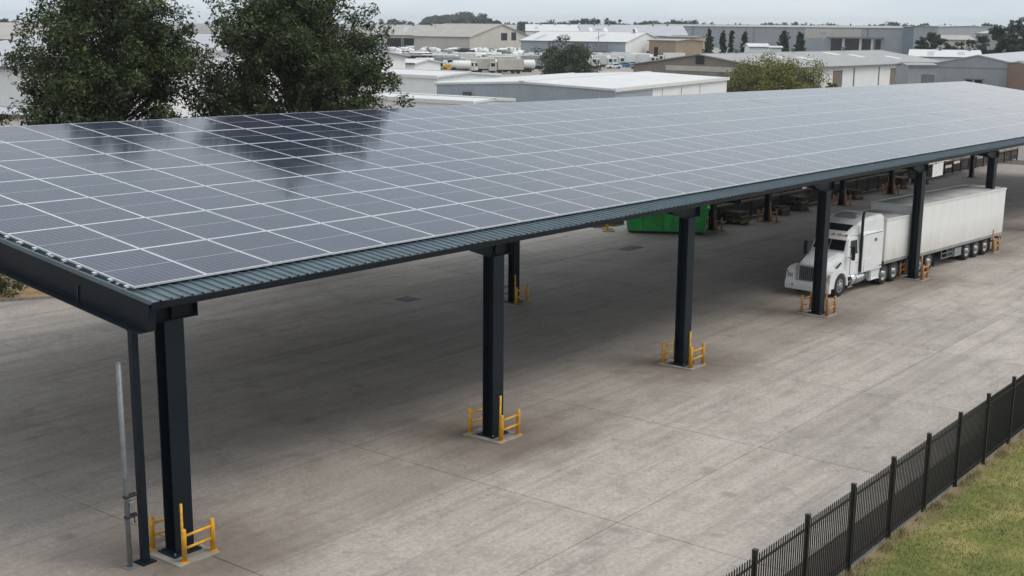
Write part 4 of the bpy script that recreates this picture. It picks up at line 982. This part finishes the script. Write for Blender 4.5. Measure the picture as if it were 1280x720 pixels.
def fleet(proto,spots,label,cat,group):
    for i,(px,d,rz) in enumerate(spots):
        o=proto if i==0 else dup(proto); v=at(px,d); o.location=(v.x,v.y,PZ+max(0,(d-296))*.001); o.rotation_euler=(0,0,rz); tag(o,label,cat,group)
va=YAW-math.pi/2                                               # broadside to the camera
fleet(mixer(),[(500,455,va+.4),(536,452,va+2.7),(570,455,va+2.4),(600,458,va+.4),(638,450,va+.3),(655,446,va+2.7),(512,430,va+2.6),(528,432,va+2.7),(545,425,va+.4),(560,430,va+2.5),(577,428,va+.6),(592,436,va+2.8),(607,428,va+.5),(622,432,va+2.6)],'white concrete mixer truck in the crowded machinery yard','truck','mixer trucks in the machinery yard')
fleet(tanker(),[(560,415,va+.1),(630,418,va+3.1),(520,375,va+.2),(676,380,va+.15),(505,400,va+.15),(540,398,va+.1),(585,402,va+.2),(615,396,va+3.0),(660,405,va+.3),(690,400,va+2.9)],'white tanker truck in the crowded machinery yard','truck','tanker trucks in the machinery yard')
fleet(boxtruck(),[(580,350,va+2.9),(600,335,va+.2),(520,350,va+.1),(548,345,va+3.0),(670,362,va+.2),(765,375,va+.3),(612,470,va+.05),(640,465,va+3.1),(672,460,va),(560,372,va+.5),(604,368,va+2.7),(645,372,va+.3),(654,352,va+2.5),(740,385,va+.2),(622,350,va+.4),(590,455,va),(570,460,va+.1),(545,458,va+3.1)],'white box truck in the crowded machinery yard','truck','box trucks in the machinery yard')
def recol(o,mat,names):
    for ch in o.children:
        if ch.name.split('.')[0] in names: ch.data=ch.data.copy(); ch.data.materials[0]=M[mat]
    return o
fleet(recol(boxtruck(),'grey_paint',('cargo_box',)),[(536,330,va+.3),(566,338,va+2.8),(640,342,va+.2),(585,320,va+3.0),(690,352,va+.1),(745,362,va+2.9),(600,440,va+1.2)],'white cab truck with grey cargo box in the machinery yard','truck','grey box trucks in the machinery yard')
fleet(recol(boxtruck(),'cream_render',('cargo_box','cab')),[(610,312,va+.1),(628,316,va+3.1),(598,345,va+.4),(655,330,va+2.7)],'cream box truck in the machinery yard','truck','cream box trucks in the machinery yard')
fleet(recol(mixer(),'blue_paint',('cab',)),[(522,440,va+1.0),(586,412,va+.7),(616,408,va+2.2),(632,395,va+.9)],'concrete mixer truck with blue cab in the machinery yard','truck','blue mixer trucks in the machinery yard')
fleet(recol(mixer(),'frame_grey',('drum','hopper')),[(552,405,va+.9),(572,392,va+2.2),(647,400,va+2.5),(664,392,va+.6)],'concrete mixer truck with dark drum in the machinery yard','truck','dark mixer trucks in the machinery yard')
rs_=random.Random(4); SPOTS=[]
def scatter(nn,p0,p1,d0,d1):
    out=[]
    for _ in range(nn*40):
        if len(out)>=nn: break
        px,d=rs_.uniform(p0,p1),rs_.uniform(d0,d1); v=at(px,d)
        if all((v-q).length>6.5 for q in SPOTS): SPOTS.append(v); out.append((px,d,va+rs_.choice((0,3.1,.5,2.6))+rs_.gauss(0,.15)))
    return out
fleet(mixer(),scatter(12,630,800,415,470),'white concrete mixer truck beside the white gabled shed','truck','mixer trucks by the gabled shed')
fleet(tanker(),scatter(10,500,640,310,345),'white tanker truck at the near rim of the machinery yard','truck','tankers at the rim of the machinery yard')
fleet(boxtruck(),scatter(12,732,830,345,440),'white box truck parked between the spreading tree and the tan building','truck','box trucks by the tan building')
fleet(tanker(),scatter(9,500,670,345,400),'white tanker truck in the middle rows of the machinery yard','truck','tankers in the middle rows')
fleet(recol(boxtruck(),'timber_pale',('cargo_box',)),scatter(3,590,650,335,350),'truck with a tan load at the near rim of the machinery yard','truck','tan loaded trucks')
fleet(recol(boxtruck(),'black',('cargo_box',)),scatter(9,500,800,330,440),'truck with a black tarpaulin load in the machinery yard','truck','black loaded trucks')
for i,(px,d,_) in enumerate([(500,520,0),(640,515,0),(742,395,0),(850,420,0),(945,345,0),(1075,470,0),(1012,300,0)]):
    v=at(px,d); lp=tag(empty('light_pole',(v.x,v.y,gz(v.x)-.16)),'thin grey yard light pole among the distant sheds','light pole','yard light poles')
    part('mast','galv',lambda b:b.tube([(0,0,0),(0,0,13)],[.16,.09],8),lp); part('arm','galv',lambda b:b.tube([(-.9,0,13),(.9,0,13)],.06,6),lp)
    for q in(-.9,.9): part('lamp_head','frame_grey',lambda b:b.box(q-.3,q+.3,-.2,.2,12.95,13.1),lp)
CARG='cars parked between the sheds'
for mt,nm,spots in (('plate_white','white car parked between the sheds',[(752,352,va+.3),(772,372,va+.2),(785,370,va+.1),(840,360,va+.6),(856,372,va+.5),(812,372,va+.4),(700,372,va),(676,352,va+.2)]),('blue_paint','blue car parked between the sheds',[(764,362,va+.4),(828,366,va+.6),(866,366,va+.2)]),('grey_paint','dark grey car parked between the sheds',[(798,380,va+.3),(846,384,va+.4),(780,352,va),(712,388,va+.2),(630,340,va+.1)]),('red_paint','red car parked between the sheds',[(1012,330,va),(637,352,va)])):
    fleet(car(M[mt]),spots,nm,'car',CARG+' '+mt.split('_')[0])
bt=tag(empty('storage_tank',(*at(453,395),PZ)),'round blue liquid tank beside the tall tree','tank')
part('shell','blue_paint',lambda b:b.tube([(0,0,0),(0,0,4.9),(0,0,5.3)],[3.3,3.3,2.2],24),bt); part('lid','blue_paint',lambda b:b.tube([(0,0,5.3),(0,0,5.5)],.6,10),bt)
bt.location.xy=at(467,395)
for i,(px,d) in enumerate(((515,300),(535,305),(552,310))):
    mc=tag(empty('loader',(*at(px,d),PZ),va+random.uniform(-.5,.5)),'yellow loader in front of the white tankers','loader','yellow loaders')
    part('body','mach_yellow',lambda b:b.prism([(0,.9),(.2,2.0),(2.2,2.2),(2.4,.9)],-.9,.9),mc); part('cab','glass',lambda b:b.box(1.6,2.9,-.7,.7,1.8,3.2,c=.1),mc)
    part('arm','mach_yellow',lambda b:(b.prism([(2.6,1.6),(4.6,.8),(4.6,1.05),(2.6,1.95)],-.5,-.3),b.prism([(2.6,1.6),(4.6,.8),(4.6,1.05),(2.6,1.95)],.3,.5)),mc); part('bucket','mach_yellow',lambda b:b.prism([(4.5,.3),(5.6,.3),(4.7,1.3)],-1.2,1.2),mc)
    veh_wheels(mc,(.6,3.0),1.0,.75)

# ------------------------------------------------------------------ background planting
def bgtree(px,d,wpx,ytop,label,mat='leaf_far',shape='round',nl=26,per=40,group=None,z0=.12,cat='tree',name='tree'):
    v=at(px,d); h=zat(px,ytop,d)-(gz(v.x)-.16); rx=wpx/2*d/F_PX*(1.25 if shape=='cone' else 1)
    return tree(name,label,v.x,v.y,h,rx,z0,group,nl=nl,per=per,size=max(.16,(.0011 if shape!='cone' else .0008)*d),mat=mat,clump=rx*(.30 if shape!='cone' else .34),cat=cat,shape=shape,trunk=max(.12,h*.02),sub=5)
random.seed(3)
bgtree(702,300,60,58,'dark spreading tree in front of the parked trucks behind the low white roof','leaf_mid',nl=60,per=70)
bgtree(957,205,92,89,'yellow-green bushy tree in front of the brown gabled workshop','leaf_olive',nl=210,per=80,cat='bush',name='bush')
bgtree(1028,214,20,105,'small yellow-green shrub at the foot of the white workshop wall','leaf_olive',nl=10,per=40,cat='bush',name='shrub')
for px,d,wp,yt in((875,350,12,35),(892,352,11,37),(902,356,9,37),(918,345,13,38)): bgtree(px,d,wp,yt,'dark upright conifer in the row behind the workshop roof','leaf_far','cone',80,22,'conifers behind the workshop')
for px,d,wp,yt in((965,352,18,38),(985,356,18,39)): bgtree(px,d,wp,yt,'dark pyramidal conifer before the long grey warehouse','leaf_far','cone',80,22,'pyramidal conifers')
for px,d,wp,yt in((1145,400,24,43),(1132,404,16,48),(1185,330,22,47),(1168,360,16,52),(1205,350,24,45)): bgtree(px,d,wp,yt,'dark round tree before the white end building','leaf_far','round',18,45,'round trees at the right')
for px,d,wp,yt in((1226,330,30,32),(1246,325,34,24),(1268,322,36,26),(1290,325,34,30),(1238,300,30,46),(1265,300,34,48)): bgtree(px,d,wp,yt,'tall dark tree in the grove behind the grey gabled shed','leaf_far','round',30,60,'grove behind the grey shed')
for px,d,wp,yt in((741,900,7,20),(752,905,5,22),(767,902,6,22)): bgtree(px,d,wp,yt,'lone dark conifer standing on the skyline','leaf_far','cone',10,40,'skyline conifers')
# far tree belt and a wooded rise on the horizon (one mass nobody could count)
def belt(name,label,p0,p1,d,top,var,mat='leaf_far',n=700,per=26,sz=1.5):
    C=[];Rd=[]
    for i in range(n):
        px=random.uniform(p0,p1); dd=d*random.uniform(.95,1.1); v=at(px,dd); zt=zat(px,top+var*(math.sin(px*.05)+.6*math.sin(px*.17+1)+.5*random.random()),dd)
        z=random.uniform(gz(v.x)-.1,zt); C.append((v.x,v.y,z)); Rd.append(random.uniform(1.2,2.6)*d/900)
    o=quads(name,leaf_cloud(C,Rd,per,sz),M[mat],None,'stuff'); o['label']=label
belt('distant_woodland','low dark tree belt along the horizon at the left',-60,40,620,24,1.6,n=260)
belt('distant_woodland','low dark tree belt along the horizon behind the sheds',470,860,1000,27,2.0,n=1100)
belt('distant_woodland','low dark tree belt along the horizon behind the long warehouse',840,1160,1100,30.5,1.2,n=600)
belt('distant_woodland','dark woods along the horizon at the right',1110,1330,800,33,2.0,n=700)
hb=MB(); hp=[]
for i in range(25):
    px=528+i*3.6; t=i/24; v=at(px,1500); zt=zat(px,27.5-10.5*(math.sin(math.pi*min(1,t*1.1))**.5)*(1-.35*t) if t<.91 else 27,1500); hp.append((v.x,v.y,zt))
secs=[]
for i,p in enumerate(hp):
    k=at(528+i*3.6,1800); secs.append([(p[0],p[1],-3),(p[0],p[1],p[2]+random.uniform(-1,1.5)),(k.x,k.y,p[2]*.9),(k.x,k.y,-3)])
hb.loft(secs,0,True); tag(hb.build('hill',M['leaf_far']),kind='structure')
belt('hill_woodland','blue-green woods on the low hill at the horizon',532,606,1480,18.5,2.0,n=340,sz=1.8)

# ------------------------------------------------------------------ haze
hz_=MB(); hz_.box(-700,3000,-700,3000,-8,30)
def hazemat():
    m=bpy.data.materials.new('haze'); m.use_nodes=True; t=m.node_tree; t.nodes.clear()
    o=N(t,'ShaderNodeOutputMaterial'); v=N(t,'ShaderNodeVolumePrincipled'); v.inputs['Color'].default_value=(.80,.86,.93,1); v.inputs['Density'].default_value=.00016; t.links.new(v.outputs[0],o.inputs['Volume']); return m
HAZE=True
if HAZE:
    h=hz_.build('haze',hazemat()); tag(h,'faint pale blue air haze',kind='stuff')
